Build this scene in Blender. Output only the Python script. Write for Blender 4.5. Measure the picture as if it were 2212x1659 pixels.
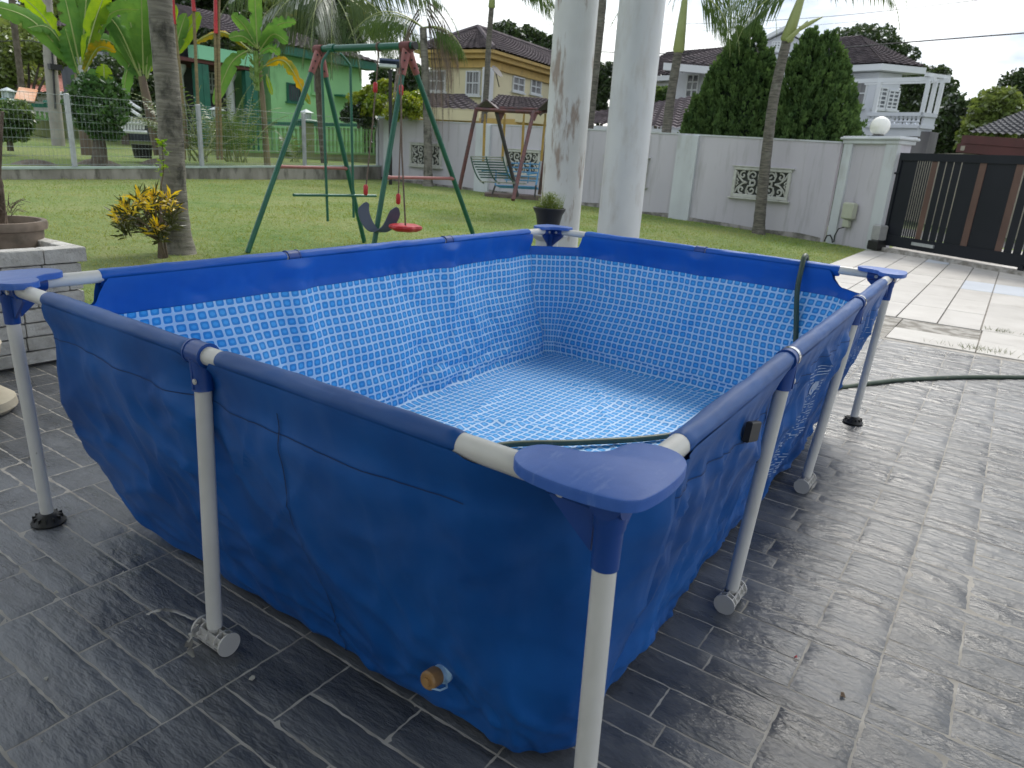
import bpy, math, random
from mathutils import Vector, Matrix, noise
from math import sin, cos, pi, radians, sqrt, atan2
random.seed(7)
for o in list(bpy.data.objects): bpy.data.objects.remove(o)
S = bpy.context.scene
COL = S.collection
V = Vector

# ------------------------------------------------------------------ camera
CP = V((-0.78947, -0.35972, 1.19989)); YAW, PIT, ROL, FPX = 0.59012, -0.310944, 0.0636109, 1536.84
fw = V((cos(YAW)*cos(PIT), sin(YAW)*cos(PIT), sin(PIT)))
r0 = V((sin(YAW), -cos(YAW), 0)); u0 = r0.cross(fw)
RT = r0*cos(ROL) + u0*sin(ROL); UP = -r0*sin(ROL) + u0*cos(ROL)
cam = bpy.data.cameras.new('camera'); co = bpy.data.objects.new('camera', cam); COL.objects.link(co)
co.matrix_world = Matrix(((RT.x, UP.x, -fw.x, CP.x), (RT.y, UP.y, -fw.y, CP.y), (RT.z, UP.z, -fw.z, CP.z), (0, 0, 0, 1)))
cam.sensor_width = 36; cam.lens = FPX/2212*36; cam.clip_start = .02; cam.clip_end = 2000
cam.dof.use_dof = True; cam.dof.focus_distance = 2.0; cam.dof.aperture_fstop = 8.0
S.camera = co

# ------------------------------------------------------------------ world, sun, exposure
SUN_AZ, SUN_EL = radians(8), radians(50)          # sun behind thin cloud, ahead and to the right
w = bpy.data.worlds.new('World'); S.world = w; w.use_nodes = True
nt = w.node_tree; nt.nodes.clear(); N_ = nt.nodes.new; Lk = nt.links.new
sky = N_('ShaderNodeTexSky'); sky.sky_type = 'NISHITA'; sky.sun_disc = False
sky.sun_elevation = SUN_EL; sky.sun_rotation = pi/2 - SUN_AZ; sky.air_density = 1.2; sky.dust_density = 3
m1 = N_('ShaderNodeMixRGB'); m1.blend_type = 'MULTIPLY'; m1.inputs[0].default_value = 1; m1.inputs[2].default_value = (.08, .08, .08, 1)
Lk(sky.outputs[0], m1.inputs[1])
tc = N_('ShaderNodeTexCoord'); mp = N_('ShaderNodeMapping'); mp.inputs['Scale'].default_value = (1, 1, 2.6); mp.inputs['Location'].default_value = (.3, 1.7, .4)
Lk(tc.outputs['Generated'], mp.inputs[0])
nz = N_('ShaderNodeTexNoise'); nz.inputs['Scale'].default_value = 2.6; nz.inputs['Detail'].default_value = 7; nz.inputs['Roughness'].default_value = .55
nz.inputs['Distortion'].default_value = .4
Lk(mp.outputs[0], nz.inputs[0])
rp = N_('ShaderNodeValToRGB'); rp.color_ramp.elements[0].position = .34; rp.color_ramp.elements[1].position = .58
rp.color_ramp.elements[0].color = (.25, .25, .25, 1)
Lk(nz.outputs[0], rp.inputs[0])
nz2 = N_('ShaderNodeTexNoise'); nz2.inputs['Scale'].default_value = 4.5; nz2.inputs['Detail'].default_value = 6
Lk(mp.outputs[0], nz2.inputs[0])
cr = N_('ShaderNodeValToRGB'); cr.color_ramp.elements[0].position = .38; cr.color_ramp.elements[1].position = .56
cr.color_ramp.elements[0].color = (.25, .30, .38, 1); cr.color_ramp.elements[1].color = (.64, .65, .65, 1)
Lk(nz2.outputs[0], cr.inputs[0])
mx = N_('ShaderNodeMixRGB'); Lk(rp.outputs[0], mx.inputs[0]); Lk(m1.outputs[0], mx.inputs[1]); Lk(cr.outputs[0], mx.inputs[2])
bg = N_('ShaderNodeBackground'); bg.inputs[1].default_value = 1.0; Lk(mx.outputs[0], bg.inputs[0])
wo = N_('ShaderNodeOutputWorld'); Lk(bg.outputs[0], wo.inputs[0])
sl = bpy.data.lights.new('sun', 'SUN'); sl.energy = .9; sl.angle = radians(20); sl.color = (1, .96, .88)
so = bpy.data.objects.new('sun', sl); COL.objects.link(so)
sd = V((cos(SUN_AZ)*cos(SUN_EL), sin(SUN_AZ)*cos(SUN_EL), sin(SUN_EL)))
so.rotation_euler = sd.to_track_quat('Z', 'Y').to_euler(); so.location = sd*40
S.view_settings.view_transform = 'Standard'; S.view_settings.look = 'None'; S.view_settings.gamma = 1
S.view_settings.exposure = 1.32; S.view_settings.use_curve_mapping = False
try:
    S.render.engine = 'CYCLES'; S.cycles.max_bounces = 8; S.cycles.diffuse_bounces = 4; S.cycles.transparent_max_bounces = 12
except Exception: pass

# ------------------------------------------------------------------ helpers
def ray(px, py): return (RT*(px-1106) - UP*(py-829.5))/FPX + fw
def at(px, py, D):                       # world point seen at a spot of the photo, D metres away on the ground plan
    v = ray(px, py); v = v/sqrt(v.x**2+v.y**2); return CP + v*D
def gd(px, py, z=0): v = ray(px, py); return CP + v*((z-CP.z)/v.z)
def zl(y): return 0.34*(1-math.exp(-max(0, y-2.65)/7.0)) - .03
def lawn(px, py):
    v = ray(px, py); t = (0-CP.z)/v.z
    for _ in range(40):
        P = CP + v*t; t = t*.5 + .5*(zl(P.y)-CP.z)/v.z
    return CP + v*t
def hit(px, py, K, az):                  # where the ray meets the vertical plane through K with plan direction az -> (u, z)
    d = V((cos(az), sin(az), 0)); n = V((-d.y, d.x, 0)); v = ray(px, py)
    P = CP + v*((K-CP).dot(n)/v.dot(n)); return (P-K).dot(d), P.z
def sm(a, b, x):
    t = min(1, max(0, (x-a)/(b-a))); return t*t*(3-2*t)
R_ = random.uniform
ORG = {}
USED = {}
def thing(name, label, cat, loc=(0, 0, 0), group=None):
    o = bpy.data.objects.new(name, None); COL.objects.link(o); o.location = loc; o.empty_display_size = .1
    o['label'] = label; o['category'] = cat
    if group: o['group'] = group
    ORG[o.name] = V(loc); return o
def copyt(o, loc, rz=0, label=None, parent=None, scale=None):
    c = o.copy(); COL.objects.link(c)
    if parent is None:
        c.location = loc; c.rotation_euler.z = rz
        if scale: c.scale = (scale,)*3
        if label: c['label'] = label
    else: c.parent = parent
    for ch in [x for x in KIDS.get(o.name, [])]: copyt(ch, None, parent=c)
    return c
KIDS = {}
class MB:
    def __init__(s): s.v = []; s.f = []; s.uv = {}
    def quad(s, *p):
        n = len(s.v); s.v += [V(q) for q in p]; s.f.append(tuple(range(n, n+len(p)))); return s
    def box(s, c, size, rot=None):
        c = V(c); hx, hy, hz = [a/2 for a in size]; M = rot if rot else Matrix.Identity(3); n = len(s.v)
        for z in (-hz, hz):
            for x, y in ((-hx, -hy), (hx, -hy), (hx, hy), (-hx, hy)): s.v.append(c + M @ V((x, y, z)))
        s.f += [tuple(n+i for i in q) for q in ((3, 2, 1, 0), (4, 5, 6, 7), (0, 1, 5, 4), (1, 2, 6, 5), (2, 3, 7, 6), (3, 0, 4, 7))]
        return s
    def bevbox(s, c, size, b=.006, rot=None):   # box with chamfered top edge ring
        c = V(c); hx, hy, hz = [a/2 for a in size]; M = rot if rot else Matrix.Identity(3); n = len(s.v)
        rings = [(hx-b, hy-b, -hz), (hx, hy, -hz+b), (hx, hy, hz-b), (hx-b, hy-b, hz)]
        for a, bb, z in rings:
            for x, y in ((-a, -bb), (a, -bb), (a, bb), (-a, bb)): s.v.append(c + M @ V((x, y, z)))
        s.f.append((n+3, n+2, n+1, n)); s.f.append(tuple(n+12+i for i in range(4)))
        for r in range(3):
            for i in range(4): s.f.append((n+r*4+i, n+r*4+(i+1) % 4, n+r*4+4+(i+1) % 4, n+r*4+4+i))
        return s
    def tube(s, pts, r, n=8, cap=True, flat=1):
        pts = [V(p) for p in pts]; m = len(pts); rr = r if isinstance(r, (list, tuple)) else [r]*m
        t = (pts[1]-pts[0]).normalized(); ref = V((0, 0, 1)) if abs(t.z) < .9 else V((1, 0, 0))
        a = t.cross(ref).normalized(); base = len(s.v)
        for i in range(m):
            t = (pts[min(i+1, m-1)]-pts[max(i-1, 0)])
            if t.length < 1e-9: t = V((0, 0, 1))
            t.normalize(); a = (a - t*a.dot(t)).normalized(); b = t.cross(a)
            for k in range(n):
                th = 2*pi*k/n; s.v.append(pts[i] + a*cos(th)*rr[i] + b*sin(th)*rr[i]*flat)
        for i in range(m-1):
            for k in range(n):
                s.f.append((base+i*n+k, base+i*n+(k+1) % n, base+(i+1)*n+(k+1) % n, base+(i+1)*n+k))
        if cap:
            s.f.append(tuple(base+k for k in reversed(range(n)))); s.f.append(tuple(base+(m-1)*n+k for k in range(n)))
        return s
    def lathe(s, c, prof, n=16, sq=False):     # prof [(r, z)]
        c = V(c); base = len(s.v); m = len(prof)
        for r, z in prof:
            for k in range(n):
                th = 2*pi*(k+.5)/n; s.v.append(c + V((cos(th)*r, sin(th)*r, z)))
        for i in range(m-1):
            for k in range(n):
                s.f.append((base+i*n+k, base+i*n+(k+1) % n, base+(i+1)*n+(k+1) % n, base+(i+1)*n+k))
        s.f.append(tuple(base+k for k in reversed(range(n)))); s.f.append(tuple(base+(m-1)*n+k for k in range(n)))
        return s
    def prism(s, poly, d):                 # poly list of 3d, extruded by vector d
        n = len(s.v); k = len(poly); d = V(d); poly = [V(p) for p in poly]
        s.v += poly + [p+d for p in poly]
        s.f.append(tuple(n+i for i in reversed(range(k)))); s.f.append(tuple(n+k+i for i in range(k)))
        for i in range(k): s.f.append((n+i, n+(i+1) % k, n+k+(i+1) % k, n+k+i))
        return s
    def build(s, name, mat, parent=None, label=None, cat=None, group=None, kind=None, smooth=False, uv=None, fixn=True):
        me = bpy.data.meshes.new(name)
        o_ = V((0, 0, 0))
        if parent is not None: o_ = ORG.get(parent.name, V((0, 0, 0)))
        me.from_pydata([tuple(p-o_) for p in s.v], [], s.f)
        if uv:
            l = me.uv_layers.new(name='UVMap'); 
            for lp in me.loops: l.data[lp.index].uv = uv[lp.vertex_index]
        if fixn and not uv: 
            import bmesh
            if len(s.f) < 4000:
                bm = bmesh.new(); bm.from_mesh(me); bmesh.ops.recalc_face_normals(bm, faces=bm.faces); bm.to_mesh(me); bm.free()
        if mat: me.materials.append(mat)
        if smooth:
            for p in me.polygons: p.use_smooth = True
            if smooth != 'all':
                try: me.set_sharp_from_angle(angle=radians(40))
                except Exception: pass
        o = bpy.data.objects.new(name, me); COL.objects.link(o)
        if parent is not None:
            o.parent = parent; ORG[o.name] = o_; KIDS.setdefault(parent.name, []).append(o)
        else: ORG[o.name] = V((0, 0, 0))
        if label: o['label'] = label
        if cat: o['category'] = cat
        if group: o['group'] = group
        if kind: o['kind'] = kind
        return o
def inst(o, loc, parent, rz=0, name=None):       # another piece sharing the mesh
    c = o.copy(); COL.objects.link(c); c.parent = parent; c.location = loc; c.rotation_euler.z = rz; return c

def nodes(m):
    m.use_nodes = True; t = m.node_tree; t.nodes.clear(); return t
def mat(name, a, b=None, scale=4, rough=.6, bump=0, bscale=30, stretch=(1, 1, 1), metal=0, spec=.5, lo=.35, hi=.65, dirt=None, rrough=None, bstretch=None, objrand=0, detail=5, coat=0):
    m = bpy.data.materials.new(name); t = nodes(m); n = t.nodes.new; L = t.links.new
    out = n('ShaderNodeOutputMaterial'); p = n('ShaderNodeBsdfPrincipled'); L(p.outputs[0], out.inputs[0])
    p.inputs['Roughness'].default_value = rough; p.inputs['Metallic'].default_value = metal
    p.inputs['Specular IOR Level'].default_value = spec; p.inputs['Coat Weight'].default_value = coat
    g = n('ShaderNodeNewGeometry'); mpp = n('ShaderNodeMapping'); mpp.inputs['Scale'].default_value = stretch; L(g.outputs['Position'], mpp.inputs[0])
    col = None
    if b:
        nn = n('ShaderNodeTexNoise'); nn.inputs['Scale'].default_value = scale; nn.inputs['Detail'].default_value = detail; L(mpp.outputs[0], nn.inputs[0])
        rr = n('ShaderNodeValToRGB'); rr.color_ramp.elements[0].position = lo; rr.color_ramp.elements[1].position = hi
        rr.color_ramp.elements[0].color = (*a, 1); rr.color_ramp.elements[1].color = (*b, 1); L(nn.outputs[0], rr.inputs[0]); col = rr.outputs[0]
        if rrough:
            mr = n('ShaderNodeMapRange'); mr.inputs[1].default_value = .3; mr.inputs[2].default_value = .7; mr.inputs[3].default_value = rrough[0]; mr.inputs[4].default_value = rrough[1]
            L(nn.outputs[0], mr.inputs[0]); L(mr.outputs[0], p.inputs['Roughness'])
    if dirt:                                # (colour, scale, lo, hi, stretch)
        dc, ds, dl, dh, dst = dirt
        m2 = n('ShaderNodeMapping'); m2.inputs['Scale'].default_value = dst; L(g.outputs['Position'], m2.inputs[0])
        n2 = n('ShaderNodeTexNoise'); n2.inputs['Scale'].default_value = ds; n2.inputs['Detail'].default_value = 6; n2.inputs['Roughness'].default_value = .65; L(m2.outputs[0], n2.inputs[0])
        r2 = n('ShaderNodeValToRGB'); r2.color_ramp.elements[0].position = dl; r2.color_ramp.elements[1].position = dh; L(n2.outputs[0], r2.inputs[0])
        mm = n('ShaderNodeMixRGB'); L(r2.outputs[0], mm.inputs[0]); mm.inputs[2].default_value = (*dc, 1)
        if col: L(col, mm.inputs[1])
        else: mm.inputs[1].default_value = (*a, 1)
        col = mm.outputs[0]
    if objrand:
        oi = n('ShaderNodeObjectInfo'); mr = n('ShaderNodeMapRange'); mr.inputs[3].default_value = 1-objrand; mr.inputs[4].default_value = 1+objrand; L(oi.outputs['Random'], mr.inputs[0])
        mm = n('ShaderNodeVectorMath'); mm.operation = 'SCALE'
        if col: L(col, mm.inputs[0])
        else: mm.inputs[0].default_value = a
        L(mr.outputs[0], mm.inputs['Scale']); col = mm.outputs[0]
    if col: L(col, p.inputs['Base Color'])
    else: p.inputs['Base Color'].default_value = (*a, 1)
    if bump:
        m3 = n('ShaderNodeMapping'); m3.inputs['Scale'].default_value = bstretch or stretch; L(g.outputs['Position'], m3.inputs[0])
        n3 = n('ShaderNodeTexNoise'); n3.inputs['Scale'].default_value = bscale; n3.inputs['Detail'].default_value = 6; n3.inputs['Roughness'].default_value = .6; L(m3.outputs[0], n3.inputs[0])
        bb = n('ShaderNodeBump'); bb.inputs['Strength'].default_value = min(1, bump); bb.inputs['Distance'].default_value = .02*max(1, bump); L(n3.outputs[0], bb.inputs['Height']); L(bb.outputs[0], p.inputs['Normal'])
    return m
def leafm(name, a, b, scale=1.5, tr=.35, gloss=.15, third=None):
    m = bpy.data.materials.new(name); t = nodes(m); n = t.nodes.new; L = t.links.new
    out = n('ShaderNodeOutputMaterial'); d = n('ShaderNodeBsdfDiffuse'); tl = n('ShaderNodeBsdfTranslucent'); gl = n('ShaderNodeBsdfGlossy'); gl.inputs['Roughness'].default_value = .55
    g = n('ShaderNodeNewGeometry'); nn = n('ShaderNodeTexNoise'); nn.inputs['Scale'].default_value = scale; nn.inputs['Detail'].default_value = 8; nn.inputs['Roughness'].default_value = .75
    L(g.outputs['Position'], nn.inputs[0])
    rr = n('ShaderNodeValToRGB'); e = rr.color_ramp.elements; e[0].position = .36; e[1].position = .62; e[0].color = (*a, 1); e[1].color = (*b, 1)
    if third: q = e.new(.72); q.color = (*third, 1)
    L(nn.outputs[0], rr.inputs[0]); L(rr.outputs[0], d.inputs[0])
    hs = n('ShaderNodeHueSaturation'); hs.inputs['Hue'].default_value = .485; hs.inputs['Value'].default_value = 1.5; hs.inputs['Saturation'].default_value = 1.1; L(rr.outputs[0], hs.inputs['Color']); L(hs.outputs[0], tl.inputs[0])
    a1 = n('ShaderNodeMixShader'); a1.inputs[0].default_value = tr; L(d.outputs[0], a1.inputs[1]); L(tl.outputs[0], a1.inputs[2])
    fr = n('ShaderNodeFresnel'); fr.inputs[0].default_value = 1.4; ml = n('ShaderNodeMath'); ml.operation = 'MULTIPLY'; ml.inputs[1].default_value = gloss*1.6; L(fr.outputs[0], ml.inputs[0])
    a2 = n('ShaderNodeMixShader'); L(ml.outputs[0], a2.inputs[0]); L(a1.outputs[0], a2.inputs[1]); L(gl.outputs[0], a2.inputs[2]); L(a2.outputs[0], out.inputs[0])
    return m

M = {}
M['white'] = mat('white_paint', (.72, .72, .70), (.60, .60, .58), scale=6, rough=.5)
M['tubewhite'] = mat('powder_coated_tube', (.66, .645, .62), rough=.32, spec=.5, b=(.60, .585, .56), scale=9, dirt=((.3, .28, .25), 60, .70, .76, (1, 1, 1)))
M['tpl'] = mat('grey_plastic', (.50, .485, .47), rough=.5)
M['bluepl'] = mat('blue_plastic', (.032, .115, .44), (.045, .135, .48), scale=30, rough=.42, bump=.06, bscale=350, dirt=((.16, .26, .56), 12, .56, .85, (1, 4, 1)))
M['bluepl2'] = mat('dark_blue_plastic', (.010, .058, .27), rough=.35)
M['black'] = mat('black_rubber', (.012, .012, .013), rough=.5)
M['hose'] = mat('hose_rubber', (.035, .06, .04), (.055, .085, .055), scale=12, rough=.45, dirt=((.16, .15, .11), 30, .6, .7, (1, 1, 1)))

# ------------------------------------------------------------------ ground, lawn, porch
gm = mat('garden_soil_grass', (.06, .085, .03), (.10, .12, .045), scale=.6, rough=.95, bump=.4, bscale=12)
g = MB(); nx = 60
for i in range(nx+1):
    for j in range(nx+1):
        x = -150 + 450*(i/nx); y = -220+440*(j/nx); x = -60+ (i/nx)**1.5*700; z = -.14
        g.v.append(V((x, y, z)))
for i in range(nx):
    for j in range(nx): g.f.append((i*(nx+1)+j, (i+1)*(nx+1)+j, (i+1)*(nx+1)+j+1, i*(nx+1)+j+1))
g.build('ground', gm, kind='structure', smooth=True)

def grassmat(name):
    m = bpy.data.materials.new(name); t = nodes(m); n = t.nodes.new; L = t.links.new
    out = n('ShaderNodeOutputMaterial'); p = n('ShaderNodeBsdfPrincipled'); L(p.outputs[0], out.inputs[0]); p.inputs['Roughness'].default_value = .9; p.inputs['Specular IOR Level'].default_value = .2
    g = n('ShaderNodeNewGeometry')
    def nz(s, d=6): q = n('ShaderNodeTexNoise'); q.inputs['Scale'].default_value = s; q.inputs['Detail'].default_value = d; q.inputs['Roughness'].default_value = .65; L(g.outputs['Position'], q.inputs[0]); return q
    a = nz(.55); b = nz(6); c = nz(45, 8)
    r = n('ShaderNodeValToRGB'); e = r.color_ramp.elements; e[0].position = .36; e[0].color = (.095, .175, .045, 1); e[1].position = .7; e[1].color = (.25, .26, .11, 1); q = e.new(.5); q.color = (.165, .22, .07, 1)
    mm = n('ShaderNodeMath'); mm.operation = 'MULTIPLY_ADD'; mm.inputs[1].default_value = .45; L(b.outputs[0], mm.inputs[0])
    sc = n('ShaderNodeMath'); sc.operation = 'MULTIPLY'; sc.inputs[1].default_value = .58; L(a.outputs[0], sc.inputs[0]); L(sc.outputs[0], mm.inputs[2]); L(mm.outputs[0], r.inputs[0])
    v = n('ShaderNodeMapRange'); v.inputs[1].default_value = .3; v.inputs[2].default_value = .7; v.inputs[3].default_value = .75; v.inputs[4].default_value = 1.3; L(c.outputs[0], v.inputs[0])
    s = n('ShaderNodeVectorMath'); s.operation = 'SCALE'; L(r.outputs[0], s.inputs[0]); L(v.outputs[0], s.inputs['Scale']); L(s.outputs[0], p.inputs['Base Color'])
    bb = n('ShaderNodeBump'); bb.inputs['Strength'].default_value = .8; bb.inputs['Distance'].default_value = .03; L(c.outputs[0], bb.inputs['Height']); L(bb.outputs[0], p.inputs['Normal'])
    return m
gmat = grassmat('lawn_grass')
g = MB(); n1, n2 = 110, 90
def lz(x, y):
    z = zl(y) + .012*noise.noise(V((x*.5, y*.5, 0)))
    if x < 5.6 and y < 4.15: z = -.08
    if y < 1.45: z = min(z, -.06)
    return z
for i in range(n1+1):
    for j in range(n2+1):
        x = -12+30*i/n1; y = -8+26*j/n2
        g.v.append(V((x, y, lz(x, y))))
for i in range(n1):
    for j in range(n2): g.f.append((i*(n2+1)+j, (i+1)*(n2+1)+j, (i+1)*(n2+1)+j+1, i*(n2+1)+j+1))
g.build('lawn', gmat, kind='structure', smooth=True)
bl = leafm('grass_blade', (.19, .28, .07), (.32, .34, .12), scale=.9, tr=.35, gloss=.03)
g = MB(); k = 0
while k < 52000:
    x = R_(1.0, 14.2); y = R_(1.5, 15) if random.random() < .5 else R_(1.5, 9.5)
    if x < 5.6 and y < 4.2: continue
    a = atan2(y-CP.y, x-CP.x)
    if not (-.05 < a < 1.35): continue
    z = lz(x, y); h = R_(.012, .03)*(1+.6*noise.noise(V((x*.9, y*.9, 3)))); th = R_(0, pi); d = R_(.002, .004)*(1+.12*math.hypot(x, y)); lx, ly = R_(-.02, .02), R_(-.02, .02)
    g.v += [V((x-cos(th)*d, y-sin(th)*d, z)), V((x+cos(th)*d, y+sin(th)*d, z)), V((x+lx, y+ly, z+h))]; g.f.append((3*k, 3*k+1, 3*k+2)); k += 1
g.build('grass', bl, label='short mown grass covering the garden lawn', cat='grass', kind='stuff', fixn=False)

# porch floor of slate look tiles
tilem = mat('slate_tile', (.066, .071, .081), (.132, .139, .153), scale=7, stretch=(1, .35, 1), rough=.35, rrough=(.20, .42), bump=.5, bscale=14, bstretch=(2.4, .8, 1), spec=.6, objrand=.20, dirt=((.15, .147, .147), 5, .55, .80, (1, .4, 1)))
grout = mat('grout', (.28, .26, .235), (.46, .435, .40), scale=9, rough=.8)
slab = MB(); slab.box((.95, .1, -.0768), (9.0, 8.1, .15)); floor_o = slab.build('porch_floor', grout, kind='structure')
TX, TY = .305, .61
rects = [(0, .17, 0, .23), (0, .36, .23, .305), (.17, .61, .12, .23), (.17, .40, 0, .12), (.40, .61, 0, .12), (.36, .61, .23, .305)]
def tilemesh(seed, flip):
    rnd = random.Random(seed); b = MB()
    for (u0_, u1_, v0_, v1_) in rects:
        if flip: u0_, u1_, v0_, v1_ = TY-u1_, TY-u0_, TX-v1_, TX-v0_
        g_ = .0027; x0, x1, y0, y1 = v0_+g_, v1_-g_, u0_+g_, u1_-g_
        h = rnd.uniform(-.0015, .0015); nx_ = max(4, int((x1-x0)/.015)); ny_ = max(5, int((y1-y0)/.02)); base = len(b.v)
        for i in range(nx_+1):
            for j in range(ny_+1):
                fx, fy = i/nx_, j/ny_; x = x0+(x1-x0)*fx; y = y0+(y1-y0)*fy
                e = min(fx*(x1-x0), (1-fx)*(x1-x0), fy*(y1-y0), (1-fy)*(y1-y0))
                z = h + .0020*noise.noise(V((x*26+seed*7, y*9, u0_*9))) + .0011*noise.noise(V((x*60, y*22, seed)))
                z = .0022 + .0012*h/.0015 + .0026*noise.noise(V((x*13+seed*3, y*6, u0_*5))) + .0016*noise.noise(V((x*40+seed*7, y*14, u0_*9)))+ .0018*(1-abs(noise.noise(V((x*15+seed, y*7, 3+u0_)))*4))*(seed % 3 > 0)
                z = max(z, .0002)
                if e < 1e-6: z = -.0004 + .0008*noise.noise(V((x*80, y*80, seed)))
                b.v.append(V((x+(rnd.uniform(-.0016, .0016)+.002*noise.noise(V((x*30, y*30, seed))) if e < 1e-6 else 0), y+(rnd.uniform(-.0016, .0016) if e < 1e-6 else 0), z)))
        for i in range(nx_):
            for j in range(ny_): b.f.append((base+i*(ny_+1)+j, base+(i+1)*(ny_+1)+j, base+(i+1)*(ny_+1)+j+1, base+i*(ny_+1)+j+1))
        # skirt
        edge = [(i, 0) for i in range(nx_)] + [(nx_, j) for j in range(ny_)] + [(i, ny_) for i in range(nx_, 0, -1)] + [(0, j) for j in range(ny_, 0, -1)]
        ids = [base+i*(ny_+1)+j for i, j in edge]; n0 = len(b.v)
        for q in ids: b.v.append(V((b.v[q].x, b.v[q].y, -.012)))
        for q in range(len(ids)): b.f.append((ids[(q+1) % len(ids)], ids[q], n0+q, n0+(q+1) % len(ids)))
    return b
protos = []
for sd_ in range(4):
    for fl in (0, 1):
        o = tilemesh(sd_*2+fl+1, fl).build('floor_tile', tilem, parent=floor_o, smooth=True, fixn=False); protos.append([o, False])
xs0 = -.10-4*TX; ys0 = -.325-4*TY
for i in range(22):
    for j in range(12):
        x, y = xs0+i*TX, ys0+j*TY
        if y+TY > 4.15: continue
        k = random.randrange(4)*2 + ((j) % 2)
        o, used = protos[k]
        z = -.001+R_(-.0006, .0006)
        if not used: o.location = (x, y, z); protos[k][1] = True
        else: inst(o, (x, y, z), floor_o)

# driveway: pale tiles, a few bluish
dw = MB(); dw.box((11.2, -3.4, -.10), (11.5, 9.7, .16)); drive = dw.build('driveway', grout, kind='structure')
dt = mat('driveway_tile', (.50, .475, .44), (.58, .555, .52), scale=3, rough=.4, dirt=((.34, .31, .27), 2, .55, .85, (1, 1, 1)), objrand=.06, bump=.1, bscale=20)
db = mat('driveway_tile_blue', (.50, .54, .60), (.56, .60, .66), scale=3, rough=.4)
dc = mat('worn_concrete', (.20, .185, .16), (.42, .40, .37), scale=9, rough=.8, bump=.4, bscale=60, lo=.4, hi=.6)
def plate_mesh(sx, sy): return MB().bevbox((sx/2, sy/2, -.008), (sx-.008, sy-.008, .016), .002)
p_t = plate_mesh(.93, .33).build('driveway_tile', dt, parent=drive); p_b = plate_mesh(.93, .33).build('driveway_tile', db, parent=drive, label='bluish replacement tile in the pale driveway')
ft, fb = True, True; cnt = 0
for i in range(8):
    for j in range(-17, 4):
        x = 6.52+i*.93; y = .355+j*.333
        if x+.93 > 12.9+.55*y and y < 1.4 and x > 11: 
            if x+.93 > 13.6: continue
        blue = (i == 3 and j in (-2, -3)) or (i == 6 and j == 0)
        if blue:
            if fb: p_b.location = (x, y, .002); fb = False
            else: inst(p_b, (x, y, .002), drive)
        else:
            if ft: p_t.location = (x, y, .002); ft = False
            else: inst(p_t, (x, y, R_(0, .003)), drive)
p_c = plate_mesh(.52, .62).build('border_tile', dt, parent=drive); fc = True
p_w = plate_mesh(.52, .62).build('border_tile', dc, parent=drive, label='worn bare concrete patch where border tile is missing'); fwn = True
for k, bx in enumerate((5.48, 6.0)):
    for j in range(-10, 3):
        y = -.32-.005+j*.62
        worn = (k == 1 and j in (0, 1, 2)) or (k == 0 and j == 1)
        o = p_w if worn else p_c
        if worn and fwn: o.location = (bx, y, -.006); fwn = False
        elif (not worn) and fc: o.location = (bx, y, .001); fc = False
        else: inst(o, (bx, y, -.006 if worn else .001+R_(0, .002)), drive)
# weeds in driveway joints
wd = leafm('weed_leaf', (.07, .10, .03), (.13, .15, .05), tr=.2)
for (px, py, nn, sp, lb) in ((2165, 717, 60, .09, 'small tuft of weeds growing in a driveway tile joint'), (2105, 755, 70, .16, 'thin line of weeds along the driveway border near its left'), (2160, 762, 50, .12, 'low weeds on the driveway border beside the dark tiles')):
    c = gd(px, py); b = MB(); c_ = V((c.x, c.y, 0))
    for k in range(nn):
        x, y = random.gauss(0, sp*.35), random.gauss(0, sp*.8); th = R_(0, 6.28); h = R_(.015, .045); l = R_(.015, .05)
        p = c_+V((x, y, .002)); b.quad(p, p+V((cos(th+.4)*.006, sin(th+.4)*.006, .002)), p+V((cos(th)*l, sin(th)*l, h)))
    b.build('weed_tuft', wd, label=lb, cat='weeds', group='weeds in the driveway joints', fixn=False)

# porch roof and house behind the camera (they shade the floor)
cm = mat('ceiling_plaster', (.80, .795, .78), (.83, .825, .81), scale=2, rough=.8)
t = thing('house', 'pale rendered porch ceiling and house walls around the slate tiled porch', 'house', (-3.5, -5.9, 0))
b = MB(); b.box((.1, -.1, 5.75), (10.0, 7.7, .3)); b.build('porch_roof', cm, t)
b = MB(); b.box((-4.8, -.1, 2.79), (.2, 7.7, 5.58)); b.build('wall', cm, t)

# two round porch columns
colm = mat('column_paint', (.70, .71, .71), (.64, .65, .66), scale=3, rough=.38, dirt=((.55, .53, .50), 5, .5, .75, (2, 2, .5)))
def colmat2():
    m = mat('worn_column_paint', (.70, .71, .71), (.62, .62, .61), scale=3, rough=.42, dirt=((.34, .27, .23), 3.4, .535, .62, (2.6, 2.6, .5)), bump=.15, bscale=14, bstretch=(3, 3, .6)); return m
for (x, y, mm, lb) in ((4.75, 2.955, colmat2(), 'round white porch column with peeling stained paint, left of the pair'), (4.75, 2.372, colm, 'clean round pale porch column, right of the pair')):
    t = thing('porch_column', lb, 'column', (x, y, 0), group='round porch columns')
    b = MB(); b.lathe((x, y, 0), [(.20, 0), (.20, .05), (.182, .07), (.179, .09), (.177, 1.5), (.176, 5.5), (.21, 5.595)], 48); b.build('shaft', mm, t, smooth=True)

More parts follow.
